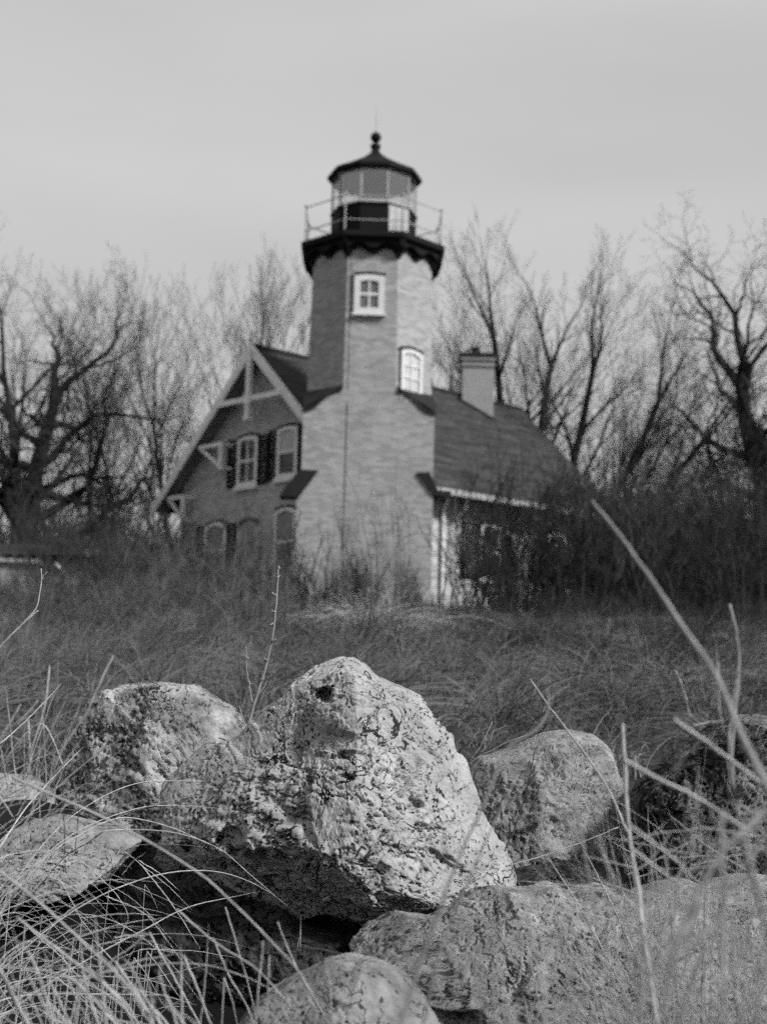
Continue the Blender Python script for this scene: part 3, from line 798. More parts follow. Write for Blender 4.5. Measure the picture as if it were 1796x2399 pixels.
# ------------------------------------------------------------------ boulders
def boulder(name, outline, Y, dfront, dback, material, label, planes=(), amp=.035, level=6, seed=0, rough=1., hollow=(), strata=(.3, .15, 1.), pits=1.):
    P = np.array([at(x, y, Y) for x, y in outline])
    c = np.array([P[:, 0].min() + P[:, 0].max(), 0, P[:, 2].min() + P[:, 2].max()]) / 2; c[1] = Y
    rel = P - c; ang = np.arctan2(rel[:, 2], rel[:, 0]); rr = np.hypot(rel[:, 0], rel[:, 2])
    # resample the closed outline densely, then as r(angle)
    dense = []
    for i in range(len(P)):
        a, b = rel[i], rel[(i + 1) % len(P)]
        for t in np.linspace(0, 1, 20, endpoint=False): dense.append(a + (b - a) * t)
    dense = np.array(dense); ang = np.arctan2(dense[:, 2], dense[:, 0]); rr = np.hypot(dense[:, 0], dense[:, 2])
    o = np.argsort(ang); ang = ang[o]; rr = rr[o]
    tab_a = np.linspace(-math.pi, math.pi, 361); tab_r = np.interp(tab_a, np.concatenate([ang - 2 * math.pi, ang, ang + 2 * math.pi]), np.tile(rr, 3))
    k = np.array([.05, .2, .5, .2, .05]); tr = tab_r[:-1]; tr = sum(k[j] * np.roll(tr, (j - 2)) for j in range(5)); tab_r = np.append(tr, tr[0])
    bm = bmesh.new(); bmesh.ops.create_icosphere(bm, subdivisions=level, radius=1.0)
    n = len(bm.verts); D = np.array([v.co[:] for v in bm.verts]); F = np.array([[v.index for v in f.verts] for f in bm.faces]); bm.free()
    phi = np.arctan2(D[:, 2], D[:, 0]); rho = np.hypot(D[:, 0], D[:, 2])
    r0 = np.interp(phi, tab_a, tab_r); rm = tab_r.mean(); w = sstep(.0, .85, rho); re = rm + (r0 - rm) * w
    dep = np.where(D[:, 1] < 0, dfront, dback)
    # fuller shoulders than an ellipsoid
    q = np.power(rho, .82)
    X = D[:, 0] / np.maximum(rho, 1e-6) * q * re; Z = D[:, 2] / np.maximum(rho, 1e-6) * q * re; Yy = D[:, 1] * dep
    V = np.stack([X, Yy, Z], 1)
    size = rm
    rng = np.random.default_rng(seed)
    for pl in planes:
        nn = np.array(pl[:3], float); nn /= np.linalg.norm(nn); d = V @ nn - pl[3] * size
        V -= np.maximum(d, 0)[:, None] * nn * .88
    nrm = V / np.linalg.norm(V, axis=1, keepdims=True)
    edge = 1 - .6 * sstep(.7, 1, rho)        # keep the drawn outline nearly as it is
    s = 1 / size
    S = V * s
    wp = S + .13 * np.stack([fbm(S * 1.5 + 3, 2, seed + 1), fbm(S * 1.5 + 9, 2, seed + 2), fbm(S * 1.5 + 17, 2, seed + 3)], 1)
    h = amp * size * .9 * fbm(wp * 1.2, 2, seed + 5)
    # broken facets: every cell of stone is cut on its own slant
    for sc_, am in ((1.6, 1.25), (3.4, 1.25), (7.5, .5), (15., .2)):
        f1, f2, cid, tl = worley(wp * sc_ + .16 * fbm(wp * sc_ * 1.6, 3, seed + 40)[:, None] * np.array([1, -1, 1]), seed + int(sc_ * 7), True)
        bl = sstep(.0, .05, f2 - f1)
        h += amp * size * am * (tl * 1.1 + (cid - .5) * .35) * (.55 + .45 * bl) / (sc_ / 1.6) ** .55
    ax = np.array(strata, float); ax /= np.linalg.norm(ax)
    al = (wp @ ax)[:, None] * ax; st = al * 3.4 + (wp - al) * .8
    rdg = 1 - np.abs(fbm(st * 1.7, 5, seed + 7, .6)); h -= amp * size * 1.6 * np.clip((rdg - .93) / .07, 0, 1) ** 1.2 * sstep(-.1, .4, fbm(S * 1.6, 2, seed + 61))
    rdg = 1 - np.abs(fbm(wp * 4.5, 5, seed + 8, .6)); h -= amp * size * .8 * np.clip((rdg - .91) / .09, 0, 1) ** 1.2 * rough
    h += size * .006 * rough * fbm(S * 20, 4, seed + 9, .7)
    # pits
    for sc_, dp in ((9, .045), (19, .030), (38, .018)):
        f1, f2, cid = worley(S * sc_ + .35 * fbm(S * sc_ * .7, 2, seed + 4)[:, None], seed + int(sc_)); mask = sstep(.0, .35, fbm(S * 2.4 + sc_, 2, seed + 11))
        h -= size * dp * rough * pits * np.clip(1 - f1 / (.16 + .22 * cid), 0, 1) ** .7 * (cid > .35) * (.12 + .88 * mask)
    V = V + nrm * (h * edge)[:, None]
    for hx, hz, hr, hd in hollow:
        hp = at(hx, hz, Y) - c
        dd = np.hypot((V[:, 0] - hp[0]) / hr[0], (V[:, 2] - hp[2]) / hr[1]) + .6 * fbm(S * 9, 3, seed + 21)
        V[:, 1] += np.where(D[:, 1] < 0, hd * sstep(1.0, .35, dd), 0)
    o = mesh_obj(name, V, F, material, None, smooth=True)
    o.location = Vector([float(v) for v in c])
    return tag(o, label, 'boulder', 'boulders of the rock bank in the foreground')


M_rock_main = rock('pale_pitted_limestone', .37, .23, .02, .02, 1.0, 1.5, .8)
M_rock_b = rock('coarse_speckled_granite', .40, .10, .012, .42, .8, .6, 1.2)
M_rock_c = rock('fine_speckled_stone', .32, .14, .016, .34, 1.5, .2, .9)
M_rock_d = rock('dark_lichened_stone', .20, .02, .004, .72, .8, .4, 1.8)
M_rock_e = rock('soft_pale_stone', .27, .10, .02, .12, .9, .5, .6)
M_rock_f = rock('shade_dark_stone', .08, .02, .004, .5, 1.2, .4, 1.4)  # near-black colour puts the shade of the gaps into the stone

boulder('boulder', [(822, 1548), (850, 1562), (872, 1585), (950, 1622), (985, 1642), (1010, 1690), (1052, 1722), (1066, 1762), (1098, 1792), (1118, 1850), (1136, 1905),
                    (1180, 1970), (1206, 2050), (1205, 2085), (1130, 2100), (1080, 2120), (1000, 2128), (920, 2148), (850, 2150), (760, 2135), (700, 2150), (620, 2200), (500, 2210),
                    (390, 2160), (345, 2070), (372, 1990), (388, 1940), (374, 1880), (385, 1830), (430, 1790), (480, 1748), (560, 1722), (610, 1672), (650, 1640), (690, 1598), (740, 1568), (790, 1550)],
        3.95, .50, .48, M_rock_main, 'largest pale boulder rising to a point at the centre of the rock bank',
        planes=[(.62, -.74, .25, .70), (-.46, -.84, .28, .64), (.12, -.99, -.05, .86), (-.36, -.72, -.60, .76), (.2, -.7, -.7, .95)],
        amp=.05, level=8, seed=4, pits=.6, hollow=[(768, 1625, (.042, .018), .07), (560, 1945, (.04, .05), .05), (655, 1990, (.09, .04), .05)], strata=(.35, .2, 1))
boulder('boulder', [(168, 1730), (205, 1660), (245, 1618), (330, 1600), (400, 1596), (455, 1602), (500, 1638), (545, 1660), (585, 1705), (600, 1780), (600, 1900), (520, 1980), (380, 2010), (230, 1990), (160, 1920), (160, 1810)],
        4.75, .45, .45, M_rock_b, 'rounded speckled boulder standing behind the left shoulder of the largest one', planes=[(-.3, -.92, .2, .74), (.3, -.9, .3, .78)],
        amp=.05, level=7, seed=11, pits=.5, strata=(.6, .1, .8))
boulder('boulder', [(-20, 1990), (30, 1945), (80, 1922), (120, 1915), (175, 1920), (215, 1934), (262, 1938), (332, 1968), (318, 1990), (290, 2020), (250, 2065), (150, 2100), (40, 2095), (-20, 2050)],
        3.9, .28, .3, M_rock_e, 'low flat pale stone half covered by the arching grass blades', planes=[(-.05, -.75, .66, .62)], amp=.07, level=7, seed=21, pits=.15, strata=(.1, .1, 1))
boulder('boulder', [(-90, 1840), (-20, 1812), (60, 1818), (125, 1850), (150, 1900), (100, 1960), (0, 1990), (-90, 1960)],
        4.6, .3, .3, M_rock_b, 'small pale stone at the frame edge behind the upright grass stalks', planes=[(.1, -.7, .7, .6)], amp=.05, level=6, seed=31)
boulder('boulder', [(1085, 1810), (1120, 1775), (1190, 1757), (1270, 1722), (1335, 1712), (1390, 1722), (1428, 1758), (1440, 1810), (1466, 1862), (1500, 1940), (1500, 2060), (1400, 2140), (1250, 2160), (1120, 2120), (1060, 1980)],
        4.6, .42, .42, M_rock_c, 'domed speckled boulder behind the right flank of the largest one', planes=[(.1, -.95, .2, .78), (.42, -.9, .1, .82), (-.4, -.88, .2, .86)], amp=.04, level=7, seed=41, pits=.7, strata=(.1, .1, 1))
boulder('boulder', [(1478, 1880), (1500, 1840), (1560, 1790), (1610, 1745), (1665, 1700), (1720, 1680), (1790, 1672), (1880, 1720), (1930, 1850), (1900, 2010), (1780, 2090), (1640, 2110), (1560, 2060), (1500, 1960)],
        4.3, .4, .45, M_rock_d, 'dark rough boulder with pale lichen flecks behind the tangled grass', planes=[(-.3, -.92, .2, .8), (.3, -.93, 0, .8)], amp=.06, level=7, seed=51, rough=1.6, strata=(.7, .1, .7))
boulder('boulder', [(795, 2225), (835, 2180), (890, 2150), (950, 2146), (990, 2165), (1035, 2138), (1105, 2090), (1165, 2074), (1225, 2088), (1290, 2070), (1350, 2100), (1420, 2082), (1480, 2108), (1545, 2078), (1610, 2062), (1660, 2084), (1760, 2050), (1880, 2080), (1960, 2200), (1980, 2420), (1800, 2620), (1400, 2700), (1050, 2650), (900, 2500), (860, 2350)],
        3.30, .45, .42, M_rock_c, 'broad flat-topped speckled slab below the largest boulder', planes=[(-.1, -.72, .69, .60), (.05, -1, .15, .85), (-.5, -.6, .55, .72)], amp=.05, level=8, seed=61, pits=.7, strata=(.4, .3, 1))
boulder('boulder', [(560, 2399), (610, 2345), (690, 2295), (760, 2255), (810, 2248), (890, 2262), (950, 2290), (1000, 2350), (1040, 2430), (1060, 2560), (900, 2680), (700, 2680), (540, 2580), (520, 2470)],
        2.72, .25, .3, M_rock_e, 'smooth pale stone nearest the camera, cut off by the lower frame edge', planes=[(-.3, -.7, .6, .62), (.5, -.7, .5, .7)], amp=.04, level=7, seed=71, pits=.15, strata=(.5, .1, .8))
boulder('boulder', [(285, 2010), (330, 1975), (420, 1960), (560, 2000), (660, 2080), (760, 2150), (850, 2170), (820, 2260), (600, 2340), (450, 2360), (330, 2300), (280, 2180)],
        4.0, .40, .35, M_rock_f, 'rock coloured dark as the shade in the gap under the left side of the largest boulder', planes=[(-.3, -.85, .2, .75)], amp=.07, level=7, seed=81, rough=1.4)
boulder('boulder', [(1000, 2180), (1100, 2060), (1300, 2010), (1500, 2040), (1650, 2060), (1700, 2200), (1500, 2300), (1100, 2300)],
        4.35, .3, .4, M_rock_f, 'rock coloured dark as the deep shadow between the domed boulder and the broad slab', amp=.07, level=6, seed=91)
# dark earth between the stones
bx, by = np.meshgrid(np.linspace(-3.2, 3.2, 90), np.linspace(1.2, 5.6, 70)); bz = ground(bx, by) + .03 + .05 * perlin(np.stack([bx.ravel() * 3, by.ravel() * 3, bx.ravel() * 0], 1)).reshape(bx.shape)
ii = (np.arange(69)[:, None] * 90 + np.arange(89)[None]).reshape(-1)
tag(mesh_obj('soil_bank', np.stack([bx, by, bz], -1).reshape(-1, 3), np.stack([ii, ii + 1, ii + 91, ii + 90], -1), M_soil, smooth=True), kind='structure')


# ------------------------------------------------------------------ trees
def grow(rng, base, h, r0, lean=(0, 0), spread=.75, crook=.12, n1=9, first=.3, nsub=(6, 6, 5), up=.35, forks=1, reach=.5, trunk_h=.6, tc=None, fan=.26, fx=None):
    "branch levels: each a list of (points (8,3), radii (8,))"
    levels = len(nsub) + 1; out = [[] for _ in range(levels + 1)]; npt = 8

    def stem(p, d, L, r, lev, tip, ck, lift):
        pts = [p]; d = d / np.linalg.norm(d); q = p; stp = L / (npt - 1)
        for i in range(npt - 1):
            d = d + rng.normal(0, ck, 3) + np.array([0, 0, lift]); d /= np.linalg.norm(d); q = q + d * stp; pts.append(q)
        pts = np.array(pts); rr = r + (tip - r) * np.linspace(0, 1, npt) ** .8
        out[lev].append((pts, rr)); return pts, rr

    trunks = []
    for k in range(forks):
        a = k * 2 * math.pi / forks + rng.uniform(-.5, .5); sp = fan if forks > 1 else 0.
        d = np.array([lean[0] + sp * math.cos(a), lean[1] + sp * math.sin(a) * .3 + .05, 1.])
        if fx: d = np.array([fx[k], .08 * math.sin(k * 2.1), 1.])
        rr0 = r0 * (1 if forks == 1 else .62)
        trunks.append(stem(np.array(base, float) + (np.array([math.cos(a), math.sin(a), 0]) * r0 * .5 if forks > 1 else 0), d, h * trunk_h * rng.uniform(.9, 1.12), rr0, 0, rr0 * .38, crook * .8 if tc is None else tc, 0. if fx else up * .02))

    def sprout(pts, rr, L, lev, n, f0):
        if lev > levels: return
        T = np.gradient(pts, axis=0); ph = rng.uniform(0, 6.28)
        for i in range(n):
            t = 1. if i >= n - 2 else f0 + (1 - f0) * (i + rng.uniform(0, 1)) / (n - 1); x = min(t * (npt - 1), npt - 1.001); j = int(x); f = x - j
            p = pts[j] * (1 - f) + pts[j + 1] * f; r = (rr[j] * (1 - f) + rr[j + 1] * f)
            T_ = T[j] / np.linalg.norm(T[j]); ph += 2.4
            e1 = np.cross(T_, [.3, .2, 1.]); e1 /= np.linalg.norm(e1); e2 = np.cross(T_, e1); side = e1 * math.cos(ph) + e2 * math.sin(ph)
            ang = spread * rng.uniform(.55, 1.2) * (1. if t < .95 else .5)
            d = T_ * math.cos(ang) + side * math.sin(ang)
            l = L * rng.uniform(.65, 1.15) * (1 - .3 * t if lev == 1 else 1 - .2 * t)
            rb = r * (rng.uniform(.5, .72) if t < .95 else .9)
            pp, r2 = stem(p, d, l, rb, lev, rb * .22, crook * (1.1 + .15 * lev), up * .10)
            sprout(pp, r2, l * .58, lev + 1, nsub[min(lev - 1, len(nsub) - 1)], .2)

    for pts, rr in trunks: sprout(pts, rr, h * reach, 1, n1, first)
    return out


def tree_meshes(br, split, name_a, mat_a, name_b, mat_b, parent, ra=6, minr=.006):
    def pack(levels, k):
        P = np.array([b[0] for l in levels for b in l]); Rr = np.maximum(np.array([b[1] for l in levels for b in l]), minr); return tubes(P, Rr, k)
    V, F = pack(br[:split], ra); mesh_obj(name_a, V, F, mat_a, parent, smooth=True)
    V, F = pack(br[split:], 3); mesh_obj(name_b, V, F, mat_b, parent)


def tree(px, Y, top, r0, label, seed, lean=(0, 0), mt=None, group='bare winter trees around the house', mx=None, tw=1., **kw):
    rng = np.random.default_rng(seed); b = at(px, 1400, Y); b[2] = float(ground(b[0], Y)) - .1
    h = at(px, top, Y)[2] - b[2]
    t = tag(empty('bare_tree', b), label, 'tree', group)
    br = grow(rng, b, h, r0, lean, **kw)
    z = np.array([p[0][:, 2].max() for l in br for p in l]); f = h / (np.percentile(z, 99.7) - b[2])
    for l in br:
        for i, (p, rr) in enumerate(l): l[i] = (b + (p - b) * f, rr)
    tree_meshes(br, 2, 'trunk', mt or M_bark, 'crown', mx or M_twig, t, minr=.0042 * Y / 45 * tw)
    return t


F5 = dict(nsub=(5, 4, 4))
tree(30, 41, 590, .50, 'thick dark crooked oak nearest the left frame edge', 101, crook=.20, tc=.05, spread=1.05, n1=14, first=.22, nsub=(7, 6, 5), up=.5, tw=1.3)
tree(15, 50, 450, .34, 'tall pale-twigged tree whose top leans in over the left edge', 102, crook=.10, spread=.75, mx=M_twig_far, n1=9, up=.6)
tree(225, 45, 620, .20, 'slender curving tree with twin stems right of the dark oak', 103, lean=(.12, 0), crook=.13, forks=2, spread=.6, n1=7, up=.9, mx=M_twig_far)
tree(438, 43, 600, .26, 'stout upright tree with a blunt dark top, nearest left of the gable', 104, crook=.05, forks=2, spread=.55, n1=8, up=.9, mx=M_twig_far, trunk_h=.62, first=.45)
tree(522, 46, 545, .24, 'tree with fine upswept twigs rising directly behind the gable peak', 105, lean=(.05, 0), crook=.07, spread=.55, n1=9, up=.8, mx=M_twig_far, first=.5)
tree(320, 58, 640, .2, 'faint finely twigged tree between the curving tree and the blunt-topped one', 106, crook=.1, forks=3, spread=.55, n1=6, up=.7, mt=M_twig, mx=M_twig_far, **F5)
tree(120, 60, 650, .2, 'faint finely twigged tree behind the dark oak', 107, crook=.12, forks=2, spread=.7, n1=7, up=.5, mt=M_twig, mx=M_twig_far, **F5)
tree(1112, 50, 560, .2, 'narrow tree standing right behind the chimney', 108, lean=(0, 0), crook=.07, spread=.75, n1=8, up=.6, mx=M_twig_far, first=.5)
tree(1185, 47, 640, .22, 'tree of parallel upright stems just right of the chimney', 109, crook=.07, forks=2, fx=[-.14, .1], spread=.6, n1=5, nsub=(5, 5, 4), up=.5, mt=M_bark, mx=M_twig_far, first=.5)
tree(1255, 46, 535, .42, 'vase-shaped tree fanning out above the low end of the roof', 110, crook=.07, tc=.04, forks=7, fx=[-.62, -.4, -.2, .0, .22, .5, .85], spread=.55, n1=7, up=.3, mx=M_twig_far, first=.35, trunk_h=.80, reach=.36)
tree(1330, 48, 690, .19, 'tree leaning far to the right beyond the roof end', 111, crook=.08, forks=2, fx=[.45, .85], spread=.65, n1=6, up=.35, mx=M_twig_far, first=.4)
tree(1840, 45, 430, .55, 'big dark crooked tree at the right frame edge', 112, lean=(-.16, 0), crook=.2, tc=.09, spread=1.05, n1=14, first=.2, up=.45, nsub=(7, 6, 5), tw=1.2)
tree(1700, 44, 760, .16, 'thin dark tree left of the big crooked one', 113, lean=(-.14, 0), crook=.15, spread=.85, n1=8, up=.5, first=.2)
tree(1510, 55, 900, .15, 'low hazy tree in the gap between roof end and crooked tree', 114, crook=.12, spread=.8, forks=3, n1=6, up=.4, mt=M_twig, mx=M_twig_far)
for q, (px_, Y_, tp_, lb_) in enumerate(((60, 62, 850, 'low hazy tree far behind the shed'), (270, 64, 830, 'low hazy tree far behind the curving tree'), (400, 63, 800, 'low hazy tree far behind the blunt-topped tree'), (1420, 62, 900, 'low hazy tree far behind the low end of the roof'),
                                     (1600, 64, 860, 'low hazy tree far behind the gap left of the crooked tree'), (1740, 60, 830, 'low hazy tree far behind the crooked tree'))):
    tree(px_, Y_, tp_, .16, lb_, 130 + q, crook=.12, spread=.8, forks=3, n1=7, up=.4, mt=M_twig, mx=M_twig_far, first=.15, nsub=(5, 4, 4), group='hazy trees far behind the house')


# ------------------------------------------------------------------ shrubs and brush
def shrub_proto(seed, h, w, n, mt, dens=6, rr=.011):
    rng = np.random.default_rng(seed); P = []; Rr = []
    for i in range(n):
        a = rng.uniform(0, 2 * math.pi); d = np.array([math.cos(a) * rng.uniform(0, w), math.sin(a) * rng.uniform(0, w), 1.]); q = np.array([rng.normal(0, .14), rng.normal(0, .14), 0.]); L = h * rng.uniform(.55, 1.0)
        pts = [q]
        for k in range(6): d = d + rng.normal(0, .12, 3); d /= np.linalg.norm(d); d[2] = max(d[2], .1); q = q + d * L / 6; pts.append(q)
        pts = np.array(pts); P.append(pts); Rr.append(np.linspace(rr, rr * .4, 7))
        for k in range(dens):
            t = rng.uniform(.25, 1) * 6; j = min(int(t), 5); p = pts[j] + (pts[j + 1] - pts[j]) * (t - j); dd = pts[j + 1] - pts[j]; dd = dd / np.linalg.norm(dd) + rng.normal(0, .55, 3); dd /= np.linalg.norm(dd); l = L * rng.uniform(.12, .34)
            tw = [p]
            for _ in range(6): dd = dd + rng.normal(0, .15, 3) + [0, 0, .06]; dd /= np.linalg.norm(dd); p = p + dd * l / 6; tw.append(p)
            P.append(np.array(tw)); Rr.append(np.linspace(rr * .55, rr * .3, 7))
    V, F = tubes(np.array(P), np.array(Rr), 3)
    me_o = mesh_obj('shrub', V, F, mt); return me_o


protos = {}
def shrub(kind, px, Y, sc, label, group, rot=0., sx=1.):
    if kind not in protos:
        args = {'open': (6, 1., .55, 13, M_brush, 9, .0062), 'dark': (1, 1., .35, 46, M_brush, 9, .0055), 'dense': (2, 1., .6, 60, M_brush, 9, .006), 'pale': (3, 1., .45, 50, M_brush_l, 8, .005), 'whip': (4, 1., .10, 14, M_brush_l, 4, .006), 'stump': (5, 1., .22, 26, M_bark, 8, .012)}[kind]
        protos[kind] = shrub_proto(*args); o = protos[kind]
    else:
        o = protos[kind].copy(); COL.objects.link(o)
    b = at(px, 1400, Y); o.location = (float(b[0]), float(Y), float(ground(b[0], Y)) - .05); o.rotation_euler = (0, 0, rot); o.scale = (sc * sx, sc * sx, sc)
    return tag(o, label, 'shrub', group)


rs = random.Random(5)
GR = 'bare shrubs along the front of the house'
def row(kind, n, x0, x1, y0, y1, h0, h1, label, group, sx=(.8, 1.3)):
    for i in range(n):
        px = x0 + (x1 - x0) * (i + rs.random()) / n
        shrub(kind, px, rs.uniform(y0, y1), rs.uniform(h0, h1), label, group, rs.uniform(0, 6.28), rs.uniform(*sx))


row('open', 17, 1100, 1800, 25, 29, 2.0, 3.1, 'dark bare shrub in the thicket hiding the wall right of the tower', 'shrubs of the thicket right of the tower')
row('open', 7, 1110, 1400, 25, 27, 2.9, 3.5, 'tall thin bare shrub rising to the eave before the right-hand wall', 'tall shrubs before the right-hand wall', (.5, .8))
row('dense', 18, 1000, 1850, 22, 25, .4, .75, 'low dense dark shrub at the front of the thicket right of the tower', 'low shrubs at the foot of the right-hand thicket')
row('dark', 12, 1400, 1850, 33, 40, 2.8, 4.4, 'tall bare bush growing beyond the far end of the roof', 'tall bushes beyond the roof end')
row('pale', 12, 1400, 1800, 38, 46, 3.6, 5.4, 'tall pale bush standing far behind beyond the roof end', 'far pale bushes beyond the roof end')
row('pale', 15, -40, 640, 25, 30, .9, 1.7, 'pale bare shrub in front of the gable wall and its left', 'pale shrubs before the gable wall')
row('open', 26, 60, 760, 21, 29, 1.1, 2.3, 'dark open-branched shrub among the pale ones before the gable', 'dark open shrubs before the gable')
row('open', 14, 1380, 1850, 32, 37, 2.6, 4.2, 'tall dark open-branched bush beyond the low end of the roof', 'tall open bushes beyond the roof end')
row('dark', 18, -60, 400, 29, 36, 1.3, 2.6, 'dark bare bush between the shed and the gable', 'dark bushes between shed and gable')
row('pale', 20, -60, 680, 17, 24, .55, 1.15, 'low pale shrub scattered in the meadow grass left of the tower', 'low shrubs in the left half of the meadow')
row('dense', 12, -60, 660, 20, 27, .5, 1.0, 'low dark tangled shrub left of the tower foot', 'low shrubs left of the tower foot')
row('pale', 10, -60, 420, 42, 50, 3.0, 5.0, 'tall pale bush standing behind the shed', 'tall pale bushes behind the shed')
row('pale', 8, 640, 1000, 27.5, 30.5, .7, 1.7, 'thin pale shrub against the foot of the brick tower', 'thin shrubs at the tower foot', (.5, .9))
row('open', 9, 640, 1010, 22, 27, .6, 1.2, 'small dark twiggy bush before the tower foot', 'small twiggy bushes before the tower foot')
row('dense', 7, 640, 1010, 23, 26, .35, .65, 'low dark bush at the meadow edge below the tower', 'low bushes at the meadow edge below the tower')
shrub('stump', 842, 27, 1.45, 'short dark bushy shrub standing before the middle of the tower foot', GR, 1., .7)
shrub('whip', 895, 24, 3.1, 'tallest whip-thin pale sapling in front of the tower', GR, 2., .6)
shrub('whip', 815, 25, 2.6, 'whip-thin pale sapling left of the dark bushy shrub before the tower', GR, 4., .5)
shrub('dark', 1165, 24.5, 1.9, 'branching dark sapling before the shuttered window right of the tower', GR, .4, 1.1)


# ------------------------------------------------------------------ field grass (uncountable)
def grass_field(name, n, xr, yr, h, wdt, mt, seed, lean=.6, dens_y=1.0, npt=4, keep=None):
    rng = np.random.default_rng(seed)
    Y = yr[0] + (yr[1] - yr[0]) * rng.random(n) ** dens_y
    ps = xr[0] + (xr[1] - xr[0]) * rng.random(n); X = (ps - 898) / FPX * Y
    if keep is not None:
        k = keep(X, Y, rng.random(n)); X = X[k]; Y = Y[k]; n = len(X)
    Z = ground(X, Y) - .02
    cl = .75 + 1.1 * fbm(np.stack([X * 1.3, Y * .9, X * 0], 1), 3, seed)
    H = h * (.45 + .75 * rng.random(n)) * np.clip(cl, .12, 1.7)
    a = rng.random(n) * 2 * math.pi; d = np.stack([np.cos(a), np.sin(a)], 1) * (lean * rng.random(n))[:, None] + np.array([.12, 0])
    t = np.linspace(0, 1, npt)[None]
    P = np.stack([X[:, None] + d[:, :1] * H[:, None] * t ** 1.7, Y[:, None] + d[:, 1:] * H[:, None] * t ** 1.7, Z[:, None] + H[:, None] * (t - .35 * lean * t ** 2.6)], -1)
    W = (wdt * (.6 + .8 * rng.random(n)))[:, None] * (1 - .75 * t) * (Y / 12)[:, None] ** .5
    side = np.stack([np.zeros(n), np.ones(n), np.zeros(n)], 1)[:, None] + rng.normal(0, .5, (n, 1, 3))
    V, F = blades(P, W, side); return tag(mesh_obj(name, V, F, mt), kind='stuff')


grass_field('meadow_grass', 40000, (-560, 2360), (5.0, 24), .22, .0052, M_field, 21, lean=1.6, dens_y=.8)
grass_field('tall_meadow_grass', 11000, (-400, 1100), (9, 22.5), .50, .0035, M_tall, 22, lean=.7, keep=lambda X, Y, r: r < sstep(2.4, -2.5, X + .10 * (Y - 18)))
grass_field('dark_meadow_stems', 28000, (-560, 2360), (12, 24), .45, .004, M_brush, 23, lean=.5)


def tussocks(name, K, per, xr, yr, h, wd, mt, seed, kind='stuff'):
    "drooping bunches of dead grass with bare ground between them"
    rng = np.random.default_rng(seed); cy = yr[0] + (yr[1] - yr[0]) * rng.random(K) ** .9; cx = ((xr[0] + (xr[1] - xr[0]) * rng.random(K)) - 898) / FPX * cy
    sc = .45 + 1.0 * rng.random(K) ** 2; lx = rng.normal(.15, .35, K); ly = rng.normal(0, .35, K)
    i = np.repeat(np.arange(K), per); n = len(i); a = rng.random(n) * 2 * math.pi; sp = rng.random(n) ** .6
    d = np.stack([np.cos(a) * sp * .75 + lx[i], np.sin(a) * sp * .75 + ly[i]], 1); H = h * sc[i] * (.55 + .6 * rng.random(n))
    X = cx[i] + rng.normal(0, .05, n); Y = cy[i] + rng.normal(0, .05, n); Z = ground(X, Y) - .02; t = np.linspace(0, 1, 6)[None]; q = np.linalg.norm(d, axis=1, keepdims=True)
    P = np.stack([X[:, None] + d[:, :1] * H[:, None] * t * (.5 + t), Y[:, None] + d[:, 1:] * H[:, None] * t * (.5 + t), Z[:, None] + H[:, None] * (t - np.clip(q, 0, 1.3) * .62 * t ** 2.4)], -1)
    W = (wd * (.6 + .8 * rng.random(n)))[:, None] * (1 - .8 * t) * (Y / 12)[:, None] ** .5
    V, F = blades(P, W, rng.normal(size=(n, 1, 3))); return tag(mesh_obj(name, V, F, mt), kind=kind)


tussocks('tussock_grass', 1080, 30, (-560, 2360), (6, 23), .40, .0052, M_tuss, 61)
tussocks('dark_tussock_grass', 700, 30, (-560, 2360), (8, 24), .46, .0052, M_brush_l, 62)

# pale tuft in front of the tower
def tuft(name, px, Y, n, h, wd, mt, seed, label, spread=.5, droop=.5, base=.05, group=None):
    rng = np.random.default_rng(seed); b = at(px, 1400, Y); b[2] = float(ground(b[0], Y)) - .02
    a = rng.random(n) * 2 * math.pi; d = np.stack([np.cos(a), np.sin(a)], 1) * (spread * rng.random(n) ** .6)[:, None]
    H = h * (.5 + .6 * rng.random(n)); t = np.linspace(0, 1, 8)[None]
    q = rng.normal(0, base, (n, 2))
    P = np.stack([b[0] + q[:, :1] + d[:, :1] * H[:, None] * t * (1 + t), b[1] + q[:, 1:] + d[:, 1:] * H[:, None] * t * (1 + t), b[2] + H[:, None] * (t - droop * t ** 3 * (np.linalg.norm(d, axis=1, keepdims=True) * 1.6))], -1)
    W = np.full((n, 1), wd) * (1 - .8 * t); V, F = blades(P, W, rng.normal(size=(n, 1, 3)))
    o = mesh_obj(name, V - b, F, mt); o.location = Vector([float(v) for v in b]); return tag(o, label, 'grass clump', group)


tuft('grass_clump', 872, 15.5, 420, .85, .0075, M_straw_r, 31, 'pale drooping grass tuft in the meadow straight below the tower', .75, .6, .12)
tuft('grass_clump', 1180, 8.2, 60, .3, .0025, M_straw_r, 32, 'thin grass tuft behind the dip between the two right-hand domed rocks', .6, .5, .05)
tuft('grass_clump', 90, 6.0, 420, .55, .0028, M_tall, 33, 'blurred drooping grass clump behind the stones near the left edge', .9, .7, .25)


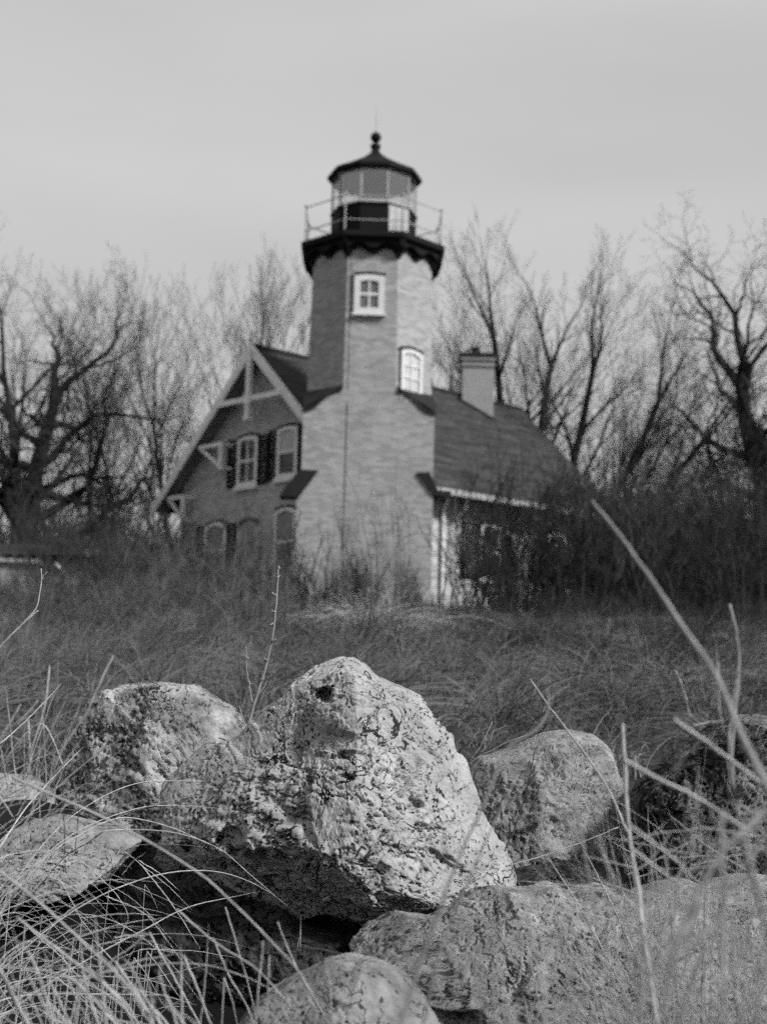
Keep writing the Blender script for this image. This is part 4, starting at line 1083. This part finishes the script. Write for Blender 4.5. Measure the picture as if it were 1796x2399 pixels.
# ------------------------------------------------------------------ foreground stalks
def stalk_obj(name, strands, mt, label, cat, k=6, group=None):
    "strands: list of (pixel points, depth or depths, radius0, radius1)"
    Vs = []; Fs = []; nv = 0
    for pts, Y, r0, r1 in strands:
        Ys = np.linspace(Y[0], Y[1], len(pts)) if isinstance(Y, tuple) else [Y] * len(pts)
        P = spline([at(x, y, yy) for (x, y), yy in zip(pts, Ys)], 26); Rr = np.linspace(r0, r1, 26)
        P = P + np.random.default_rng(len(Vs) + 7).normal(0, r0 * .25, P.shape)
        V, F = tubes(P[None], Rr[None], k, cap=True); Vs.append(V); Fs += [(f + nv) for f in F]; nv += len(V)
    V = np.concatenate(Vs); b = V[np.argmin(V[:, 2])].copy()
    o = mesh_obj(name, V - b, Fs, mt, smooth=True); o.location = Vector([float(v) for v in b]); return tag(o, label, cat, group)


# leafless sapling with buds
sap = [([(652, 1328), (650, 1370), (645, 1440), (637, 1500), (622, 1565), (604, 1625), (590, 1668), (570, 1760), (560, 1900)], 4.45, .0026, .0062),
       ([(577, 1515), (577, 1560), (584, 1610), (592, 1650)], 4.45, .0022, .0030),
       ([(626, 1596), (618, 1610), (606, 1625)], 4.45, .002, .003), ([(560, 1652), (568, 1680), (574, 1700)], 4.45, .0018, .003)]
for x, y, dx in ((650, 1352, 5), (644, 1392, -6), (641, 1432, -4), (636, 1462, 4), (640, 1500, 6), (624, 1545, -5), (614, 1590, 5), (653, 1330, 0), (579, 1540, -4), (585, 1600, -3)):
    sap.append(([(x - dx * .4, y + 2), (x + dx * .5, y), (x + dx, y - 3)], 4.44, .0042, .0018))
stalk_obj('bare_sapling', sap, M_stem, 'upright leafless twig with buds left of the largest boulder', 'sapling')
stalk_obj('dry_stalk', [([(97, 1332), (98, 1358), (92, 1400), (85, 1425), (60, 1455), (20, 1495), (-40, 1560), (-120, 1660)], 3.6, .0012, .0030),
                        ([(112, 1340), (103, 1348), (97, 1362)], 3.6, .0008, .0012), ([(90, 1430), (70, 1448), (30, 1486)], 3.61, .0016, .0022)], M_straw, 'thin bent dry stalk crossing the left frame edge above the stones', 'stalk')
stalk_obj('dry_stalk', [([(1385, 1172), (1440, 1240), (1520, 1350), (1600, 1470), (1680, 1590), (1735, 1720), (1800, 1850), (1880, 2010)], (1.75, 1.35), .0016, .0046)], M_stem, 'long thick blurred stalk slanting down from the roof end to the right edge', 'stalk')
stalk_obj('dry_stalk', [([(1708, 1415), (1722, 1480), (1730, 1560), (1722, 1660), (1712, 1760), (1716, 1850)], 2.1, .0026, .0034)], M_stem, 'short upright blurred stalk beside the long slanting one', 'stalk')
stalk_obj('dry_stalk', [([(1458, 1695), (1463, 1787), (1473, 1950), (1495, 2079), (1508, 2193), (1540, 2420), (1560, 2600)], (2.2, 1.8), .0022, .0042)], M_straw_r, 'tall pale blurred stalk in front of the gap between the two right-hand rocks', 'stalk')
stalk_obj('dry_stalk', [([(1280, 1612), (1284, 1660), (1255, 1710), (1187, 1755), (1138, 1874), (1078, 2003), (1024, 2144), (970, 2301), (920, 2460)], (2.2, 1.5), .0012, .0030),
                        ([(1240, 1760), (1180, 1880), (1110, 2030), (1040, 2200), (985, 2420)], (2.2, 1.6), .001, .0022)], M_brush_l, 'dark blurred pair of stalks crossing the right flank of the largest boulder', 'stalk')
stalk_obj('dry_stalk', [([(1225, 2080), (1240, 2170), (1262, 2270), (1274, 2340), (1276, 2500)], 1.6, .0014, .0026), ([(1270, 2250), (1300, 2200), (1340, 2170)], 1.6, .001, .0016)], M_straw_r, 'short blurred stalk with one side spur before the broad slab', 'stalk')
stalk_obj('dry_stalk', [([(1241, 1590), (1279, 1646), (1333, 1717), (1403, 1814), (1441, 1884), (1468, 1950)], (3.0, 2.5), .0016, .0026)], M_straw_r, 'thin pale stalk slanting over the domed right-hand boulder', 'stalk')
stalk_obj('dark_twig', [([(1253, 1752), (1236, 1840), (1208, 1930), (1181, 1995)], 3.6, .0012, .0018)], M_darktwig, 'thin dark twig lying over the domed right-hand boulder', 'twig')
stalk_obj('dry_stalk', [([(1190, 2028), (1260, 2008), (1340, 1982), (1447, 1938)], 3.55, .0022, .0016)], M_straw_r, 'pale stalk lying across the dark gap below the domed right-hand boulder', 'stalk')
stalk_obj('dark_twig', [([(448, 1905), (447, 1840), (450, 1790), (455, 1752), (438, 1738), (425, 1715)], 4.25, .0022, .0009), ([(450, 1790), (432, 1770), (420, 1740)], 4.25, .0014, .0007), ([(455, 1752), (452, 1735), (430, 1700), (418, 1668)], 4.25, .0014, .0007)], M_darktwig, 'small dark forked twig against the speckled boulder on the left', 'twig')
stalk_obj('dark_twig', [([(30, 2140), (90, 2080), (150, 2010), (205, 1975), (240, 1950)], 3.5, .0022, .0012), ([(150, 2010), (152, 1960), (144, 1790)], 3.5, .0016, .0010), ([(175, 2005), (185, 1900), (192, 1770)], 3.55, .0014, .001)], M_darktwig, 'dark upright twigs over the low flat stone at the left', 'twig')


def clump(name, curves, mt, label, seed, jitter=0, wd=.0016, folded=False):
    "one rooted clump of blades; curves = list of (pixel points, depths, half width)"
    P = []; W = []; rng = np.random.default_rng(seed)
    for pts, Y, w_ in curves:
        Ys = np.linspace(Y[0], Y[1], len(pts)) if isinstance(Y, tuple) else [Y] * len(pts)
        q = spline([at(x, y, yy) for (x, y), yy in zip(pts, Ys)], 28); q = q + np.cumsum(rng.normal(0, .0004, q.shape), 0)
        P.append(q); W.append(w_ * np.interp(np.linspace(0, 1, 28), [0, .2, .8, 1], [1, 1, .7, .15]))
    P = np.array(P); W = np.array(W)
    root = P[:, :1].copy(); dn = P[:, :1] - P[:, 2:3]; gz = ground(root[:, 0, 0], root[:, 0, 1]) - .03
    deep = (root[:, 0, 2] < -.55) | (np.array([abs(c[0][0][0] - 898) > 898 or c[0][0][1] > 2380 for c in curves]))
    for i in np.nonzero(deep)[0]:       # carry every blade down to its root in the soil
        hgt = root[i, 0, 2] - gz[i]
        if hgt > 0: root[i, 0] += np.array([dn[i, 0, 0] * 1.5, dn[i, 0, 1] * 1.5, -hgt])
    P = np.concatenate([root, P], 1); W = np.concatenate([W[:, :1], W], 1)
    V, F = tubes(P, W, 4); b = np.array([V[:, 0].mean(), V[:, 1].mean(), V[:, 2].min()])
    o = mesh_obj(name, V - b, F, mt); o.location = Vector([float(v) for v in b]); return tag(o, label, 'grass clump')


rg = np.random.default_rng(77)
left = [([(-60, 2330), (150, 2150), (330, 2062), (480, 2040), (600, 2072), (705, 2143)], (3.2, 3.7), .0016), ([(705, 2143), (700, 2190), (688, 2255)], 3.7, .0014),
        ([(-60, 2230), (60, 2060), (180, 1960), (370, 1945), (500, 1980), (590, 2050), (700, 2145)], (3.3, 3.7), .0014),
        ([(-40, 2140), (100, 2010), (250, 1920), (350, 1920), (460, 1960), (522, 1998)], (3.4, 3.8), .0018),
        ([(-40, 2170), (100, 1980), (200, 1890), (320, 1835), (450, 1828), (532, 1829)], (3.4, 3.9), .0013),
        ([(20, 2080), (160, 1960), (300, 1900), (400, 1887), (560, 1898)], (3.4, 3.8), .0012),
        ([(-30, 2030), (60, 1900), (130, 1820), (196, 1750)], (3.4, 3.8), .0022),
        ([(-50, 2420), (150, 2280), (330, 2180), (450, 2120), (600, 2086)], (3.0, 3.4), .0016),
        ([(-20, 1760), (60, 1690), (147, 1597)], (3.3, 3.5), .0016),
        ([(-40, 2360), (60, 2330), (240, 2326), (400, 2330)], (3.0, 3.2), .0018),
        ([(-40, 2330), (60, 2298), (220, 2290), (380, 2296)], (3.1, 3.3), .0013),
        ([(100, 1990), (180, 2010), (260, 2080), (300, 2140), (290, 2180), (280, 2200)], 3.6, .0012)]
for i in range(115):
    x0 = rg.uniform(-160, 30); y0 = rg.uniform(2020, 2520); L = rg.uniform(180, 520) * (1. if rg.random() < .8 else 1.35); a = rg.uniform(rad(15), rad(68)); dr = rg.uniform(.1, .9)
    pts = []
    for t in np.linspace(0, 1, 6): pts.append((x0 + L * t * math.cos(a) * (1 + .15 * t), y0 - L * t * math.sin(a) + L * dr * t ** 2.4))
    Y0 = rg.uniform(2.5, 3.9); left.append((pts, (Y0, Y0 + rg.uniform(-.2, .3)), rg.uniform(.0004, .0011)))
for i in range(60):      # broken straws lying about
    x0 = rg.uniform(-40, 360); y0 = rg.uniform(1980, 2420); L = rg.uniform(60, 240); a = rg.uniform(-1.3, 1.3)
    Y0 = rg.uniform(2.8, 3.7); left.append(([(x0, y0), (x0 + L * .5 * math.cos(a), y0 - L * .5 * math.sin(a) - 6), (x0 + L * math.cos(a), y0 - L * math.sin(a))], Y0, rg.uniform(.0006, .0014)))
clump('grass_clump', left, M_straw, 'sharp pale arching grass filling the lower left corner', 1)

mid = [([(190, 2300), (300, 2262), (430, 2238)], 2.4, .002), ([(430, 2238), (455, 2300), (500, 2420), (540, 2520)], 2.4, .0024),
       ([(268, 2196), (310, 2190), (355, 2184)], 2.6, .0018), ([(350, 2184), (400, 2270), (470, 2400), (520, 2500)], 2.6, .0022), ([(345, 2188), (300, 2225), (262, 2252), (258, 2290)], 2.6, .0016),
       ([(616, 2205), (608, 2290), (600, 2420)], 2.3, .0020), ([(630, 2240), (628, 2300), (626, 2400)], 2.3, .0018), ([(527, 2125), (560, 2230), (590, 2330), (610, 2430)], 2.6, .0016),
       ([(415, 2130), (500, 2205), (600, 2270), (700, 2370)], (2.5, 2.3), .0020), ([(650, 2160), (680, 2240), (720, 2310), (790, 2430)], 2.5, .0016),
       ([(30, 1822), (120, 1862), (250, 1920), (370, 1985), (470, 2050), (560, 2130), (640, 2210), (700, 2280), (760, 2380)], (2.4, 2.1), .0022),
       ([(0, 2040), (90, 2110), (200, 2210), (300, 2310), (380, 2430)], (2.3, 2.1), .0026), ([(40, 2150), (160, 2240), (280, 2340), (340, 2440)], (2.2, 2.1), .0024),
       ([(-20, 2240), (40, 2340), (90, 2450)], 2.2, .004), ([(270, 2250), (330, 2330), (380, 2420)], 2.3, .0026), ([(200, 2260), (300, 2360), (340, 2440)], 2.2, .0022),
       ([(190, 2290), (330, 2262), (470, 2258), (580, 2290), (680, 2340)], 2.5, .0016), ([(525, 2290), (545, 2350), (560, 2420)], 2.5, .0012), ([(-40, 2260), (120, 2280), (260, 2340), (330, 2430)], 2.3, .0018),
       ([(500, 2200), (540, 2290), (580, 2360), (610, 2440)], 2.5, .0016), ([(765, 2270), (775, 2320), (780, 2370)], 2.3, .0016), ([(840, 2250), (825, 2310), (800, 2390)], 2.3, .0012)]
for i in range(46):
    x0 = rg.uniform(60, 520); y0 = rg.uniform(2420, 2520); L = rg.uniform(160, 330); a = rg.uniform(rad(80), rad(165)); Y0 = rg.uniform(1.9, 2.6)
    pts = [(x0 + L * t * math.cos(a), y0 - L * t * math.sin(a) + 50 * t * t * rg.uniform(-.3, 1)) for t in np.linspace(0, 1, 5)]
    mid.append((pts, Y0, rg.uniform(.001, .0024)))
clump('grass_clump', mid, M_straw_r, 'softly blurred kinked grass stems before the dark gap, bottom left of centre', 2)

right = [([(1460, 1782), (1560, 1835), (1630, 1870), (1720, 1925), (1820, 1990)], 1.75, .003), ([(1576, 1684), (1640, 1728), (1700, 1771), (1787, 1840), (1850, 1890)], 1.7, .0032),
         ([(1579, 1570), (1600, 1625), (1622, 1692)], 2.3, .0022), ([(1622, 1700), (1660, 1694), (1692, 1686)], 2.3, .0018), ([(1345, 1860), (1365, 1980), (1385, 2090), (1400, 2200)], 1.9, .0022),
         ([(1400, 1960), (1430, 2040), (1460, 2130)], 1.9, .002), ([(1470, 1930), (1560, 2000), (1640, 2080)], 1.8, .0022), ([(1480, 1990), (1570, 2060), (1640, 2110)], 1.9, .002),
         ([(1240, 1720), (1190, 1740), (1130, 1770), (1100, 1790)], 3.4, .001), ([(1730, 1560), (1715, 1700), (1712, 1850)], 1.9, .0022), ([(1680, 1550), (1684, 1640), (1700, 1720)], 2.0, .0018),
         ([(1800, 1890), (1700, 1990), (1640, 2080), (1600, 2180), (1560, 2320), (1540, 2450)], 1.3, .0034), ([(1640, 2120), (1580, 2200), (1520, 2290), (1480, 2420)], 1.3, .003),
         ([(1690, 2160), (1620, 2210), (1560, 2260)], 1.5, .0022), ([(1740, 1960), (1760, 2060), (1790, 2180), (1830, 2300)], 1.3, .0036), ([(1690, 1900), (1690, 2100), (1690, 2300), (1690, 2480)], 1.4, .0028),
         ([(1130, 1770), (1110, 1800), (1105, 1830)], 3.6, .0012), ([(1152, 1690), (1125, 1750), (1105, 1780)], 3.6, .0013)]
for i in range(190):
    x0 = rg.uniform(1420, 1950) if rg.random() < .85 else rg.uniform(1200, 1400); y0 = rg.uniform(2380, 2650); L = rg.uniform(200, 720) * min(1, .35 + (x0 - 1150) / 650); a = math.pi / 2 + rg.normal(.0, .4); Y0 = rg.uniform(1.6, 2.9); dr = rg.uniform(-.2, .5)
    pts = [(x0 + L * t * math.cos(a) * (1 + dr * t), y0 - L * t * math.sin(a) + L * abs(dr) * .5 * t ** 2) for t in np.linspace(0, 1, 6)]
    right.append((pts, Y0, rg.uniform(.0009, .0019) * Y0 / 2.2))
for i in range(120):
    x0 = rg.uniform(1440, 1880); y0 = rg.uniform(1950, 2420); L = rg.uniform(70, 260); a = rg.uniform(0, math.pi); Y0 = rg.uniform(1.7, 2.9)
    right.append(([(x0, y0), (x0 + L * .5 * math.cos(a) + rg.normal(0, 8), y0 - L * .5 * math.sin(a)), (x0 + L * math.cos(a), y0 - L * math.sin(a))], Y0, rg.uniform(.0006, .0014)))
for i in range(110):
    x0 = rg.uniform(1450, 1900); y0 = rg.uniform(2350, 2560); L = rg.uniform(250, 760); a = math.pi / 2 + rg.normal(.05, .5); Y0 = rg.uniform(2.0, 3.0); dr = rg.uniform(-.4, .4)
    right.append(([(x0 + L * t * math.cos(a) * (1 + dr * t), y0 - L * t * math.sin(a) + L * abs(dr) * .6 * t ** 2) for t in np.linspace(0, 1, 6)], Y0, rg.uniform(.0004, .0009)))
clump('grass_clump', right, M_straw_r, 'tangled blurred dry grass filling the lower right corner', 3)
up = [([(117, 1560), (108, 1640), (92, 1700), (70, 1770), (62, 1880)], 2.6, .0022), ([(266, 1535), (235, 1600), (205, 1665), (160, 1730), (118, 1800)], 2.5, .0022), ([(65, 1680), (68, 1760), (60, 1880)], 2.6, .0020),
      ([(150, 1800), (100, 1700), (40, 1740), (0, 1800)], 2.9, .0016), ([(50, 1650), (20, 1700), (-20, 1780)], 2.7, .0018), ([(90, 1640), (40, 1690), (-10, 1720)], 2.6, .0018)]
for i in range(40):
    x0 = rg.uniform(-120, 130); y0 = rg.uniform(1850, 1960); L = rg.uniform(120, 330); a = math.pi / 2 + rg.normal(-.35, .35); Y0 = rg.uniform(2.5, 3.1)
    up.append(([(x0 + L * t * math.cos(a), y0 - L * t * math.sin(a) + 40 * t * t) for t in np.linspace(0, 1, 5)], Y0, rg.uniform(.0008, .0017)))
clump('grass_clump', up, M_straw_r, 'upright blurred grass stems before the left frame edge above the flat stone', 4)
